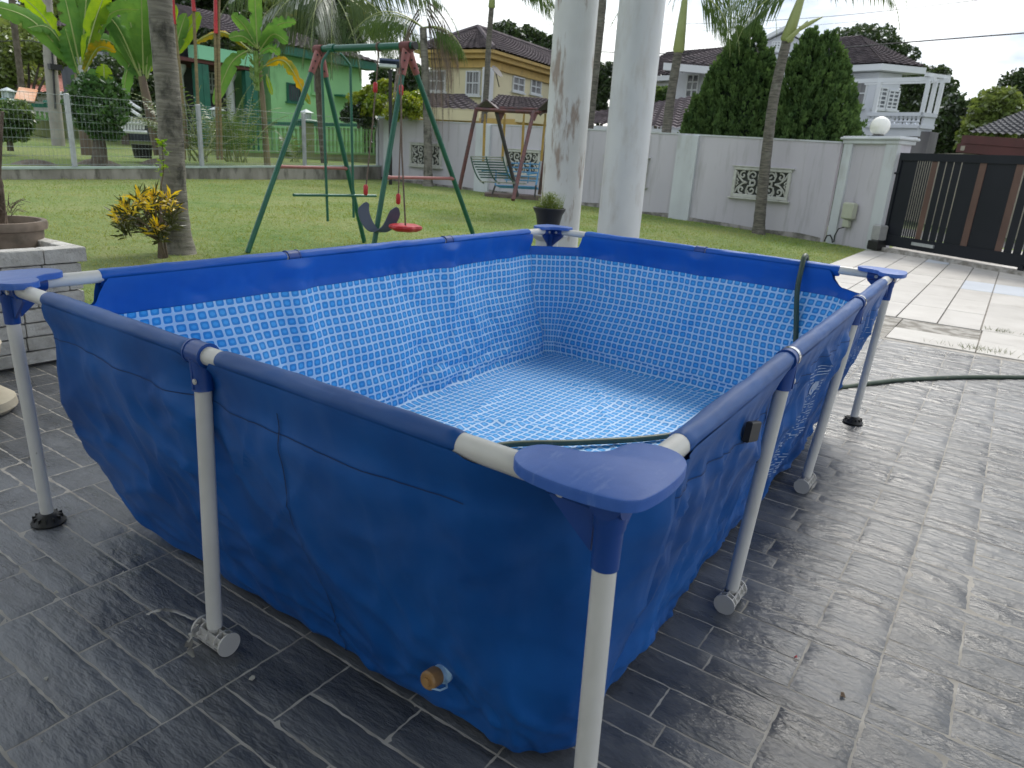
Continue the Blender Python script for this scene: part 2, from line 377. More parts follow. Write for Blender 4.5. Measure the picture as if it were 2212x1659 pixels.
# ------------------------------------------------------------------ planter with bricks
br = mat('stone_brick', (.50, .49, .47), (.64, .63, .61), scale=14, rough=.85, bump=.6, bscale=45, objrand=.10, dirt=((.20, .18, .16), 8, .55, .8, (1, 1, 2)))
mo = mat('mortar', (.26, .24, .22), rough=.95, b=(.34, .32, .29), scale=30)
t = thing('brick_planter', 'raised planter of rough pale grey stone bricks beside the lawn', 'planter', (1.0, 3.7, 0))
b = MB(); X0, X1, Y0, Y1 = -2.2, 1.02, 3.695, 4.78
b.box(((X0+X1)/2, Y0+.04, .26), (X1-X0-.02, .08, .52)); b.box((X1-.05, (Y0+Y1)/2, .26), (.08, Y1-Y0-.02, .52)); b.box(((X0+X1)/2, Y1-.06, .26), (X1-X0-.02, .1, .52))
b.box(((X0+X1)/2, (Y0+Y1)/2, .18), (X1-X0-.2, Y1-Y0-.2, .34)); b.build('core', mo, t)
rnd = random.Random(3); ch = .0730
def brick(cx_, cy_, z, lx, ly, h, nm='brick'):
    bb = MB(); bb.bevbox((cx_, cy_, z+h/2), (lx-.007, ly, h-.007), .004); 
    for v in bb.v: v += V((rnd.uniform(-.0015, .0015), rnd.uniform(-.003, .003), rnd.uniform(-.0015, .0015)))
    return bb.build(nm, br, t)
for r in range(7):
    x = X1+.012; first = True
    while x > (-1.2 if r < 7 else 0):
        l = rnd.uniform(.13, .25)
        if first and r % 2: l = .07
        brick(x-l/2, Y0-.012+rnd.uniform(-.004, .004), .01+r*ch, l, .05, ch); x -= l; first = False
    y = Y0+.02
    while y < Y1-.1:
        l = rnd.uniform(.16, .25); brick(X1+.002, y+l/2, .01+r*ch, .035, l-.007, ch); y += l
x = X1+.045
while x > -1.2:
    l = .21; brick(x-l/2, Y0+.003, .521, l, .095, .082, 'coping_stone'); x -= l
y = Y0+.055
while y < Y1:
    brick(X1+.003, y+.12, .521, .085, .24-.007, .08, 'coping_stone'); y += .24
b = MB(); c = V((.60, 4.25, .36))
pc = at(-14, 474, 4.85); pz = .37
terr = mat('terracotta_old', (.17, .13, .10), (.25, .20, .16), scale=12, rough=.85, dirt=((.10, .09, .07), 6, .5, .7, (1, 1, 2)))
t = thing('clay_pot', 'large old brown clay pot standing in the stone planter', 'pot', (pc.x, pc.y, pz))
rz_ = pc.z-pz
b = MB(); b.lathe((pc.x, pc.y, pz), [(.15, 0), (.20, .12), (.222, rz_-.12), (.226, rz_-.05), (.245, rz_-.045), (.25, rz_-.02), (.245, rz_), (.22, rz_), (.215, rz_-.06)], 40); b.build('body', terr, t, smooth=True)
bark = mat('brown_stem', (.10, .075, .055), (.17, .13, .10), scale=20, rough=.9, bump=.4, bscale=60)
t = thing('potted_shrub', 'bare brown woody stems rising from the old clay pot', 'plant', (pc.x, pc.y, pc.z-.06))
b = MB()
for k in range(4):
    a = R_(0, 6.28); p = V((pc.x+cos(a)*.04, pc.y+sin(a)*.04, pc.z-.06)); q = at(R_(-14, 8), 420-k*9, 4.7)
    b.tube([p, (p+q)/2+V((R_(-.03, .03),)*2+(0,)), q, q+V((R_(-.1, .05), R_(-.1, .1), .35))], [.028, .02, .014, .008], 7)
b.build('stem', bark, t, smooth=True)
b = MB()
for k in range(26):
    p = at(R_(5, 30), R_(440, 470), 4.7); a = R_(0, 6.28); q = p+V((cos(a)*.08, sin(a)*.08, R_(-.02, .08))); b.tube([p, (p+q)/2+V((0, 0, .02)), q], .0015, 3, cap=False)
b.build('twig', bark, t)
c = V((.28, 3.16, 0)); sb = mat('cream_stone', (.48, .43, .33), (.58, .53, .42), scale=10, rough=.8, bump=.2)
t = thing('stone_pot_foot', 'cream stone pot with a rounded foot at the left edge of the slate floor', 'pot', c)
b = MB(); b.lathe(c, [(.15, 0), (.175, .025), (.17, .06), (.12, .10), (.10, .14), (.13, .22), (.15, .3), (.14, .31)], 32); b.build('body', sb, t, smooth=True)
for v in t.children: pass
# ------------------------------------------------------------------ the frame pool
pool = thing('frame_pool', 'rectangular blue frame swimming pool with mosaic print lining standing on the slate porch', 'pool', (1.5, 1.0, 0))
CN = [V((.05, .02)), V((3.09, .08)), V((3.22, 2.10)), V((.07, 2.00))]; RH = .75
def path(r, ds=.0125):
    out = []; n = 4; s = 0
    for e in range(4):
        A, B = CN[e], CN[(e+1) % 4]; d = (B-A).normalized(); nn = V((d.y, -d.x)); L_ = (B-A).length
        k = int((L_-2*r)/ds)
        for i in range(k):
            q = r+(L_-2*r)*i/k; out.append((A+d*q, nn, e, q/L_, min(q-r, L_-r-q)))
        C = CN[(e+2) % 4]; d2 = (C-B).normalized(); n2 = V((d2.y, -d2.x)); cen = B-d*r+ (-nn)*r
        ka = int(r*pi/2/ds)
        for i in range(ka):
            f = i/ka; a = (nn*cos(f*pi/2)+n2*sin(f*pi/2)).normalized(); out.append((cen+a*r, a, e+.5, f, -min(f, 1-f)*r*1.57))
    return out
PT = path(.25)
def place(i, ins_, rc):            # rounded rectangle shrunk by ins_, corner radius rc
    p, n, e, f, dc = PT[i]; k = int(e); A, B, C = CN[k], CN[(k+1) % 4], CN[(k+2) % 4]; d = (B-A).normalized(); nn = V((d.y, -d.x)); L_ = (B-A).length
    if e == k:
        tt = (f*L_-.25)/(L_-.50); return A+d*((rc+ins_)+(L_-2*rc-2*ins_)*tt)-nn*ins_
    cen = B-d*(rc+ins_)-nn*(rc+ins_); return cen+n*rc
LEN = [0]
for i in range(1, len(PT)): LEN.append(LEN[-1]+(PT[i][0]-PT[i-1][0]).length)
CL = {0: [.333, .685], 1: [1-.52], 2: [1-.655, 1-.33], 3: [1-.505]}   # clamps, fraction along each edge N-R, R-B, B-L, L-N
# edge 1 runs R->B, edge 2 B->L, edge 3 L->N
prof = [(0, 1), (.003, .93), (.009, .84), (.024, .72), (.048, .58), (.08, .44), (.105, .31), (.130, .18), (.148, .09), (.158, .035), (.170, .008), (.23, -.004)]
def pin(t):
    x = t*(len(prof)-1); i = min(int(x), len(prof)-2); f = x-i
    p0 = prof[max(i-1, 0)]; p1 = prof[i]; p2 = prof[i+1]; p3 = prof[min(i+2, len(prof)-1)]
    def c(a, b, c_, d): return .5*((2*b)+(-a+c_)*f+(2*a-5*b+4*c_-d)*f*f+(-a+3*b-3*c_+d)*f**3)
    return c(p0[0], p1[0], p2[0], p3[0]), c(p0[1], p1[1], p2[1], p3[1])
def N3(x, y, z=0): return noise.noise(V((x, y, z)))
def ridge(x, y, z): return (1-min(1, abs(N3(x, y, z))*3.2))**2
def wrk(s, z, e):
    amp = {0: 1.7, .5: 1.5, 1: .7, 1.5: .7, 2: .8, 2.5: .9, 3: .75, 3.5: 1.0}[e]
    warp = N3(s*1.7, z*1.9, 4.4)*.5
    d = .020*N3(s*2.1+warp, z*.8, 1.3)+.010*N3(s*6.5+warp, z*1.6, 5.1)
    d += amp*.0085*ridge(s*3.1+z*2.0+warp*2, z*2.4-s*.6, 2.2)
    d += amp*.0060*ridge(s*5.5-z*3.4+warp*3, z*3.6+s*1.1, 7.7)
    d += amp*.0045*ridge(s*11+warp*3+z*2, z*3.2, 11.7)*max(0, min(1, .5+2*N3(s*1.5, z*2, 20)))
    if e in (0, .5): d += .013*ridge(s*7.5+z*1.2, z*.9, 15.0)+.004*N3(s*16, z*2.4, 3)+.005*ridge(s*13+z*2.5, z*1.6, 25)
    if e in (3, 3.5): d += .009*ridge(s*2.2+z*1.1, z*1.3, 55.0)+.008*ridge(s*1.5-z*1.6, z*1.1, 65)
    rk = lambda x, y, q: max(0, 1-abs(N3(x, y, q))*9)
    d += (.0085+.002*(e in (2.5, 3)))*(rk(s*3.4+z*3.9+warp, z*3.0-s*1.9, 71)+rk(s*4.1-z*3.4, z*3.6+s*2.2+warp, 83))*max(0, .35+1.6*N3(s*1.1, z*1.7, 91))
    d += .0012*N3(s*22, z*22, 9)
    # crumpled toe of the wall
    lowf = sm(.32, .06, z); d += lowf*(.008*ridge(s*6+z*9, z*9, 31)+.004*N3(s*13, z*16, 40)-.004)
    return d
def clampf(e, f, L_):
    if e not in CL: return 0
    r = 0
    for c in CL[e]:
        q = (f-c)*L_
        r = max(r, 1-sm(.035, .06, abs(q)))
    return r
EL = [(CN[(i+1) % 4]-CN[i]).length for i in range(4)]
def surf(i, t, side):
    p, n, e, f, dc = PT[i]; s = LEN[i]
    corner = sm(.025, -.02, dc)
    cf = clampf(e, f, EL[int(e)]) if e == int(e) else 0
    drop = (.080 if (V(p)-CN[0]).length > .6 else .012)*corner + (.020 if e in (0, 3) else 0)*cf; zt = RH-.004
    inn, zz = pin(t); z = .012 + (zt-.012)*zz; z -= drop*max(0, 1-(RH-z)/.13)
    # corners stand a little off the floor where the empty liner hangs
    lift = 0
    for c, am in ((3, .15), (1, .10)):
        dd = (V(p)-CN[c]).length; lift += am*sm(.55, .1, dd)*sm(.3, 0, z)
    z += lift
    fade = sm(0, .16, RH-z)
    d = wrk(s, z, e)*fade*(.55+.45*sm(0, .05, z))
    tang = (.0235-.0235*sm(0, .105, RH-z))*side
    off = -inn + d + tang + (.0 if side > 0 else -.007)
    if e == int(e) and e in CL:
        q_ = min(abs(f-c)*EL[int(e)] for c in CL[e]); off -= .027*math.exp(-(q_/.07)**2)*sm(.0, .05, RH-z)*sm(.25, .5, z)
    if z < .03 and side > 0: z = max(z, .006)
    base = place(i, inn, .25-.14*sm(.45, .05, z)); q = base + n*(off+inn)
    if e != int(e): q = q - n*(.25*max(0, cos((f-.5)*pi/2)-.7071))*sm(.15, .6, z)*(.45 if e == 3.5 else 1)
    dL_ = (V(p)-CN[3]).length; q = q + V((-.015, .15))*(sm(.75, .12, dL_)*sm(.68, .38, z))
    return V((q.x, q.y, z)), s, (RH-z)+inn*.5
def wallmesh(side, t0, t1, rows, name, mt, uvshift=0, extra=0):
    b = MB(); m = len(PT); uv = []
    for r in range(rows+1):
        t = t0+(t1-t0)*r/rows
        for i in range(m+1):
            P, s, v = surf(i % m, t, side)
            if extra: q = PT[i % m][1]; P = P+V((q.x, q.y, 0))*extra
            b.v.append(P); uv.append((LEN[i % m] if i < m else LEN[-1]+.0125, v+uvshift))
    if uvshift: uv = [(u+.017, v) for u, v in uv]
    for r in range(rows):
        for i in range(m):
            a = r*(m+1)+i; q = (a, a+m+1, a+m+2, a+1)
            b.f.append(q if side > 0 else q[::-1])
    return b.build(name, mt, pool, smooth='all', uv=uv)
# liner materials
def vinyl(name, a, b_):
    m = bpy.data.materials.new(name); t = nodes(m); n = t.nodes.new; L = t.links.new
    out = n('ShaderNodeOutputMaterial'); p = n('ShaderNodeBsdfPrincipled'); L(p.outputs[0], out.inputs[0])
    p.inputs['Roughness'].default_value = .44; p.inputs['Specular IOR Level'].default_value = .32
    g = n('ShaderNodeNewGeometry'); nn = n('ShaderNodeTexNoise'); nn.inputs['Scale'].default_value = 3; nn.inputs['Detail'].default_value = 7; L(g.outputs['Position'], nn.inputs[0])
    rr = n('ShaderNodeValToRGB'); e = rr.color_ramp.elements; e[0].position = .35; e[1].position = .65; e[0].color = (*a, 1); e[1].color = (*b_, 1); L(nn.outputs[0], rr.inputs[0])
    mp = n('ShaderNodeMapping'); mp.inputs['Scale'].default_value = (3, 3, 1.4); L(g.outputs['Position'], mp.inputs[0])
    n2 = n('ShaderNodeTexNoise'); n2.inputs['Scale'].default_value = 2.2; n2.inputs['Detail'].default_value = 4; n2.inputs['Roughness'].default_value = .5; n2.inputs['Distortion'].default_value = .8; L(mp.outputs[0], n2.inputs[0])
    r2 = n('ShaderNodeValToRGB'); r2.color_ramp.elements[0].position = .5; r2.color_ramp.elements[1].position = .85; r2.color_ramp.elements[1].color = (.4, .4, .4, 1); L(n2.outputs[0], r2.inputs[0])
    mm = n('ShaderNodeMixRGB'); L(r2.outputs[0], mm.inputs[0]); L(rr.outputs[0], mm.inputs[1]); mm.inputs[2].default_value = (.055, .14, .40, 1); L(mm.outputs[0], p.inputs['Base Color'])
    n3 = n('ShaderNodeTexNoise'); n3.inputs['Scale'].default_value = 1.7; n3.inputs['Detail'].default_value = 2; n3.inputs['Roughness'].default_value = .4; n3.inputs['Distortion'].default_value = .5; L(mp.outputs[0], n3.inputs[0])
    bb = n('ShaderNodeBump'); bb.inputs['Strength'].default_value = .35; bb.inputs['Distance'].default_value = .02; L(n3.outputs[0], bb.inputs['Height']); L(bb.outputs[0], p.inputs['Normal'])
    return m
M['vin'] = vinyl('blue_vinyl', (.004, .066, .27), (.008, .105, .39))
M['band'] = vinyl('blue_band_vinyl', (.006, .095, .44), (.009, .12, .52))
M['slv'] = vinyl('sleeve_vinyl', (.005, .060, .24), (.009, .088, .33))
def mosaic():
    m = bpy.data.materials.new('mosaic_print'); t = nodes(m); n = t.nodes.new; L = t.links.new
    out = n('ShaderNodeOutputMaterial'); p = n('ShaderNodeBsdfPrincipled'); L(p.outputs[0], out.inputs[0]); p.inputs['Roughness'].default_value = .6
    u = n('ShaderNodeUVMap'); u.uv_map = 'UVMap'; sc = n('ShaderNodeVectorMath'); sc.operation = 'SCALE'; sc.inputs['Scale'].default_value = 1/.0415; L(u.outputs[0], sc.inputs[0])
    fr = n('ShaderNodeVectorMath'); fr.operation = 'FRACTION'; L(sc.outputs[0], fr.inputs[0])
    sb = n('ShaderNodeVectorMath'); sb.operation = 'SUBTRACT'; sb.inputs[1].default_value = (.5, .5, 0); L(fr.outputs[0], sb.inputs[0])
    sx = n('ShaderNodeSeparateXYZ'); L(sb.outputs[0], sx.inputs[0])
    def M_(op, a, b=None):
        q = n('ShaderNodeMath'); q.operation = op
        if isinstance(a, (int, float)): q.inputs[0].default_value = a
        else: L(a, q.inputs[0])
        if b is not None:
            if isinstance(b, (int, float)): q.inputs[1].default_value = b
            else: L(b, q.inputs[1])
        return q.outputs[0]
    ax, ay = M_('ABSOLUTE', sx.outputs[0]), M_('ABSOLUTE', sx.outputs[1])
    d = M_('POWER', M_('ADD', M_('POWER', ax, 5), M_('POWER', ay, 5)), .2)
    sq = n('ShaderNodeMapRange'); sq.interpolation_type = 'SMOOTHSTEP'; sq.inputs[1].default_value = .375; sq.inputs[2].default_value = .405; sq.inputs[3].default_value = 1; sq.inputs[4].default_value = 0; L(d, sq.inputs[0])
    fl = n('ShaderNodeVectorMath'); fl.operation = 'FLOOR'; L(sc.outputs[0], fl.inputs[0]); wn = n('ShaderNodeTexWhiteNoise'); wn.noise_dimensions = '2D'; L(fl.outputs[0], wn.inputs[0])
    d2 = M_('ADD', M_('ADD', M_('POWER', ax, 2), M_('POWER', M_('ADD', ay, .06), 2)), M_('MULTIPLY', wn.outputs[0], .03))
    inr = n('ShaderNodeMapRange'); inr.interpolation_type = 'SMOOTHSTEP'; inr.inputs[1].default_value = .04; inr.inputs[2].default_value = .12; inr.inputs[3].default_value = 1; inr.inputs[4].default_value = 0; L(d2, inr.inputs[0])
    c1 = n('ShaderNodeMixRGB'); L(inr.outputs[0], c1.inputs[0]); c1.inputs[1].default_value = (.022, .265, .67, 1); c1.inputs[2].default_value = (.060, .40, .84, 1)
    c2 = n('ShaderNodeMixRGB'); L(sq.outputs[0], c2.inputs[0]); c2.inputs[1].default_value = (.46, .66, .91, 1); L(c1.outputs[0], c2.inputs[2]); L(c2.outputs[0], p.inputs['Base Color'])
    g = n('ShaderNodeNewGeometry'); n3 = n('ShaderNodeTexNoise'); n3.inputs['Scale'].default_value = 14; n3.inputs['Detail'].default_value = 5; n3.inputs['Distortion'].default_value = .8; L(g.outputs['Position'], n3.inputs[0])
    bb = n('ShaderNodeBump'); bb.inputs['Strength'].default_value = .35; bb.inputs['Distance'].default_value = .012; L(n3.outputs[0], bb.inputs['Height']); L(bb.outputs[0], p.inputs['Normal'])
    return m
M['mos'] = mosaic()
wallmesh(1, 0, 1, 64, 'outer_wall', M['vin'])
wallmesh(-1, 0, .195, 14, 'inner_band', M['band'])
wallmesh(-1, .195, .735, 34, 'inner_lining', M['mos'], extra=-.003)
wallmesh(-1, .725, 1, 20, 'lower_lining', M['mos'], uvshift=.019)
# printed floor
b = MB(); uv = []; gx, gy = 170, 110
ins = [CN[0]+V((.24, .24)), CN[1]+V((-.24, .24)), CN[2]+V((-.19, -.19)), CN[3]+V((.26, -.20))]
creases = [((1.0, 1.75), (2.9, .9), .03), ((.6, 1.2), (2.4, 1.75), .022), ((.5, .5), (1.7, 1.5), .02), ((1.2, .4), (2.9, 1.55), .018), ((1.05, 1.3), (2.05, 1.33), .02), ((2.2, .35), (2.6, 1.7), .016), ((1.6, 1.75), (2.0, .9), .016)]
for i in range(gx+1):
    for j in range(gy+1):
        f, h = i/gx, j/gy; P = (ins[0]*(1-f)+ins[1]*f)*(1-h)+(ins[3]*(1-f)+ins[2]*f)*h
        z = .012+.006*N3(P.x*3, P.y*3, 2)+.004*N3(P.x*9, P.y*9, 8)
        for A, B, wd_ in creases:
            A_, B_ = V(A), V(B); q = (P-A_).dot((B_-A_).normalized()); l = (B_-A_).length; pp = A_+(B_-A_)*min(1, max(0, q/l))
            dd = (P-pp).length + .02*N3(P.x*4, P.y*4, 5); z += .009*math.exp(-(dd/wd_)**2)*sm(-.02, .3, q)*sm(l+.02, l-.3, q)
        e_ = min(f, 1-f, h, 1-h)
        if e_ < .03: z = .013+(z-.013)*e_/.03
        for c, am in ((3, .12), (1, .10)): z += am*sm(.55, .1, (P-CN[c]).length)
        b.v.append(V((P.x, P.y, z))); uv.append((P.x+.004*N3(P.x*2, P.y*2, 4), P.y+.004*N3(P.x*2, P.y*2, 14)))
for i in range(gx):
    for j in range(gy): b.f.append((i*(gy+1)+j, (i+1)*(gy+1)+j, (i+1)*(gy+1)+j+1, i*(gy+1)+j+1))
b.build('floor_lining', M['mos'], pool, smooth='all', uv=uv)
# welded seams on the near short wall, following its surface
def seam(e, f0, f1, w_=.006, off=.0032, name='seam', mt=None):
    idx = [i for i, q in enumerate(PT) if q[2] == e]
    b = MB(); rows = 60
    for r in range(rows+1):
        t = .10+.88*r/rows; f = f0+(f1-f0)*r/rows
        i = min(idx, key=lambda k: abs(PT[k][3]-f)); i2 = i+1
        P, _, _ = surf(i, t, 1); Q, _, _ = surf(i2, t, 1); fr = 0; d = (Q-P).normalized(); n = V((PT[i][1].x, PT[i][1].y, 0))
        b.v += [P+n*off-d*w_/2, P+n*off+d*w_/2]
    for r in range(rows): b.f.append((2*r, 2*r+2, 2*r+3, 2*r+1))
    b.build(name, mt or M['bluepl2'], pool, smooth='all')
seam(3, 1-.365, 1-.365, w_=.003, mt=mat('dark_seam_vinyl', (.002, .016, .07), rough=.6))  # narrow dark navy strip marking the vertical weld
for e_ in (0, 3):                      # weld line under the rail sleeve
    b = MB(); idx = [i for i, q in enumerate(PT) if q[2] == e_]; sh = mat('weld_line_vinyl', (.003, .03, .13), rough=.6)
    for i in idx:
        lo_, hi_ = 0, 1
        zt_0 = .642+.004*N3(LEN[i]*3, 0, e_)
        for _ in range(12):
            md = (lo_+hi_)/2
            if surf(i, md, 1)[0].z > zt_0: lo_ = md
            else: hi_ = md
        P_ = surf(i, hi_, 1)[0]; n = V((PT[i][1].x, PT[i][1].y, 0)); b.v += [P_+n*.0016+V((0, 0, .0012)), P_+n*.0016-V((0, 0, .0012))]
    for k in range(len(idx)-1): b.f.append((2*k, 2*k+1, 2*k+3, 2*k+2))
    b.build('weld_line', sh, pool, smooth='all')
# rails and sleeves
def P3(e, f, z=RH): A, B = CN[e], CN[(e+1) % 4]; q = A+(B-A)*f; return V((q.x, q.y, z))
SAG = lambda e, f: 0
sleeves = {0: [.083, .325, .347, .676, .698, .905], 1: [.115, .468, .500, .865], 2: [.088, .335, .357, .66, .682, .917], 3: [.13, .478, .532, .862]}
for e in range(4):
    A, B = P3(e, .02), P3(e, .98)
    b = MB(); b.tube([A, (A+B)/2, B], .0205, 20, cap=False); b.build('rail', M['tubewhite'], pool, smooth=True)
    L_ = EL[e]; d = (P3(e, 1)-P3(e, 0)).normalized(); nn = V((d.y, -d.x, 0))
    sv = sleeves[e]
    for k in range(0, len(sv), 2):
        f0, f1 = sv[k], sv[k+1]; steps = int((f1-f0)*L_/.012); b = MB(); nr = 26
        for i in range(steps+1):
            f = f0+(f1-f0)*i/steps; c = P3(e, f); s = f*L_+e*7
            for q in range(nr):
                th = 2*pi*q/nr; rad = .0232+.0022*N3(s*5, cos(th)*1.3, sin(th)*1.3+e)+.0022*ridge(s*5+sin(th)*1.5, cos(th)*1.2, e*3.3)
                if i in (0, steps): rad = .0208
                down = max(0, -sin(th)); 
                b.v.append(c+nn*cos(th)*rad*(1-.25*down)+V((0, 0, 1))*(sin(th)*rad-down**3*.010))
        for i in range(steps):
            for q in range(nr): b.f.append((i*nr+q, i*nr+(q+1) % nr, (i+1)*nr+(q+1) % nr, (i+1)*nr+q))
        b.build('rail_sleeve', M['slv'] if e in (0, 3) else M['band'], pool, smooth='all')
# legs with T joints and feet
def foot_T(c, ax):            # lying reel shaped foot, axis ax (unit)
    b = MB(); up = V((0, 0, 1)); sd = ax.cross(up); R__ = .030
    for s in (-1, 1):
        c0 = c+ax*.052*s+up*R__; b.tube([c0, c0+ax*.005*s], R__, 24)
    c0 = c+up*R__
    for s in (-.032, 0, .032): b.tube([c0+ax*(s-.0015), c0+ax*(s+.0015)], R__*.93, 20)
    Mx = Matrix((ax, sd, up)).transposed()
    b.box(c0, (.104, .055, .003), Mx); b.box(c0, (.1035, .003, .055), Mx)
    for a in (-.018, .018): b.box(c0+sd*a, (.103, .0022, .042), Mx)
    b.tube([c0+up*.0, c0+up*.042], .0165, 16)
    return b
def leg(top, bot, ax, z_top):
    b = MB(); b.tube([V((bot.x, bot.y, .058)), V((top.x, top.y, z_top))], .0182, 24, cap=True)
    lg = b.build('leg', M['tubewhite'], pool, smooth=True)
    ORG[lg.name] = ORG[pool.name]
    f = foot_T(bot, ax).build('foot', M['tpl'], lg, smooth=True)
    return lg
def clampo(c, d, chrome=False):
    nn = V((d.y, -d.x, 0)); b = MB()
    b.tube([c-d*.027, c+d*.027], .0262, 24, cap=False); b.tube([c-d*.030, c-d*.025], .0280, 24, cap=True); b.tube([c+d*.025, c+d*.030], .0280, 24, cap=True)
    z0 = c.z; low = V((c.x, c.y, z0))
    b.tube([low-V((0, 0, .01)), low-V((0, 0, .075)), low-V((0, 0, .082))], [.0255, .0225, .0238], 24)
    b.box(low+nn*.0228-V((0, 0, .045)), (.005, .005, .065), Matrix((nn, d, V((0, 0, 1)))).transposed())
    o = b.build('t_joint', M['bluepl2'], pool, smooth=True); ORG[o.name] = ORG[pool.name]
    r = MB(); r.lathe((0, 0, 0), [(.0065, 0), (.0065, .003), (.003, .0045)], 12)
    Mx = Matrix((d, V((0, 0, 1)), nn)).transposed(); 
    for i, v in enumerate(r.v): r.v[i] = Mx @ v + low+nn*.0225-V((0, 0, .058))+d*.008
    r.build('rivet', M['tpl'], o)
    if chrome:
        r = MB(); r.tube([c+d*.004, c+d*.024], .0275, 24, cap=False); r.build('clip_band', mat('chrome_band', (.75, .75, .76), rough=.22, metal=1), o, smooth=True)
    return o
T_ = [(3, 1-.508, V((.045, 1.03, 0)), V((0, 1, 0))), (0, .333, V((1.06, .075, 0)), V((1, 0, 0))), (0, .687, V((2.04, .10, 0)), V((1, 0, 0))),
      (1, .484, V((3.17, 1.07, 0)), V((0, 1, 0))), (2, .346, V((2.15, 2.12, 0)), V((1, 0, 0))), (2, .671, V((1.10, 2.06, 0)), V((1, 0, 0)))]
for k, (e, f, ft_, ax) in enumerate(T_):
    c = P3(e, f); d = (P3(e, 1)-P3(e, 0)).normalized()
    clampo(c, d, chrome=(k in (1, 2))); leg(c, ft_, ax, RH-.06)
# velcro strap round the leg nearest the right
c = V((1.085, .062, .47)); 
b = MB(); uq, zq = hit(1627, 940, V((0, .004, 0)), 0)
b.bevbox(V((uq+.010, .010, zq+.004)), (.078, .014, .046), .003, Matrix.Rotation(radians(14), 3, 'Y'))
b.build('strap', M['black'], pool, smooth=True)
b = MB(); b.tube([V((1.068, .070, .455)), V((1.069, .070, .495))], .0205, 20, cap=False); b.build('strap_loop', M['black'], pool, smooth=True)
# corner joints
half = [(-.062, -.030), (-.070, .02), (-.070, .075), (-.062, .118), (-.040, .146), (-.010, .155), (.018, .148), (.036, .130), (.044, .106), (.049, .082), (.060, .066)]
mir = [(y, x) for x, y in half]
outl = half + mir[::-1] + [(-.050, -.050)]
oo = []
for i in range(len(outl)):
    p0, p1, p2, p3 = [V(outl[(i+k_) % len(outl)]) for k_ in (-1, 0, 1, 2)]
    for j in range(4):
        f = j/4; oo.append(tuple(.5*((2*p1)+(p2-p0)*f+(2*p0-5*p1+4*p2-p3)*f*f+(3*p1-p0-3*p2+p3)*f**3)))
outl = oo
for k in range(4):
    c = CN[k]; an = k*pi/2; ex = (CN[(k+1) % 4]-c).normalized(); ey = (CN[(k-1) % 4]-c).normalized()
    def W(x, y, z): q = c+ex*x+ey*y; return V((q.x, q.y, z))
    zt = RH+.028; tl = {0: 0, 1: .0, 2: 0, 3: 0}[k]
    b = MB(); n = len(outl); lv = [(.992, zt+.0030), (1.0, zt+.0005), (1.0, zt-.003), (1.0, zt-.0145)]
    b.v.append(W(0, 0, 0)); b.v.pop()
    for sc_, z in [(.96, zt+.0040)]+lv:
        cx_, cy_ = 0, 0
        for x, y in outl: b.v.append(W(cx_+(x-cx_)*sc_, cy_+(y-cy_)*sc_, z))
    b.f.append(tuple(range(n)) if True else None)
    for r in range(4):
        for i in range(n): b.f.append((r*n+i, (r+1)*n+i, (r+1)*n+(i+1) % n, r*n+(i+1) % n))
    b.f.append(tuple(4*n+i for i in reversed(range(n))))
    cj = b.build('corner_cap', M['bluepl'], pool, smooth=True)
    b = MB()
    b.tube([W(-.026, 0, RH), W(.10, 0, RH)], .0255, 22); b.tube([W(0, -.026, RH), W(0, .10, RH)], .0255, 22)
    b.tube([W(0, 0, RH+.015), W(0, 0, RH-.045), W(0, 0, RH-.052), W(0, 0, RH-.112)], [.026, .0240, .0215, .0208], 26)
    for (p, q) in (((.024, 0), (.10, 0)), ((0, .024), (0, .10))):
        nrm = V((ey.x, ey.y, 0)) if p[0] else V((ex.x, ex.y, 0))
        b.prism([W(*p, RH-.02)-nrm*.004, W(*q, RH-.02)-nrm*.004, W(*q, RH-.03)-nrm*.004, W(*p, RH-.095)-nrm*.004], nrm*.008)
    cb = b.build('corner_joint', M['bluepl2'], pool, smooth=True)
    for (x, y, dx, dy) in ((.07, -.026, 0, -1), (-.026, .07, -1, 0), (.06, .026, 0, 1), (.026, .06, 1, 0)):
        b = MB(); b.tube([W(x, y, RH-.005), W(x+dx*.004, y+dy*.004, RH-.005)], .008, 10); b.build('rivet', M['tpl'], cb)
    bt = [V((.02, -.005, 0)), V((3.05, .10, 0)), V((3.22, 2.10, 0)), V((.062, 1.945, 0))][k]
    b = MB(); b.tube([V((bt.x, bt.y, .02)), W(0, 0, RH-.10)], .0182, 24); lg = b.build('leg', M['tubewhite'], pool, smooth=True)
    ORG[lg.name] = ORG[pool.name]
    b = MB(); b.lathe(bt, [(.046, 0), (.049, .007), (.046, .011), (.030, .030), (.025, .036), (.020, .037)], 28)
    for q in range(12):
        a = 2*pi*q/12; Mx = Matrix.Rotation(a, 3, 'Z'); b.box(bt+Mx @ V((.036, 0, .019)), (.012, .003, .020), Mx)
    b.build('foot', M['black'], lg, smooth=True)
# drain valve
dv = V((.195, .484, .135)); nx_ = V((-1, 0, .15)).normalized()
i = min(range(len(PT)), key=lambda k: (PT[k][0]-V((.05, .418))).length)
best = min([surf(i, t/120, 1)[0] for t in range(121)], key=lambda P: abs(P.z-.150))
capm = mat('tan_plastic', (.36, .20, .075), rough=.4, b=(.30, .17, .07), scale=30); ltb = mat('light_blue_plastic', (.38, .58, .78), rough=.3)
b = MB(); q = best; b.tube([q-nx_*.012, q+nx_*.002, q+nx_*.006, q+nx_*.024], [.026, .026, .018, .018], 24); dvo = b.build('drain_valve', ltb, pool, smooth=True); ORG[dvo.name] = ORG[pool.name]
b = MB(); b.tube([q+nx_*.018, q+nx_*.020, q+nx_*.046, q+nx_*.050], [.019, .0205, .0205, .017], 28); b.tube([q+nx_*.05, q+nx_*.054], .009, 16); b.build('valve_cap', capm, dvo, smooth=True)
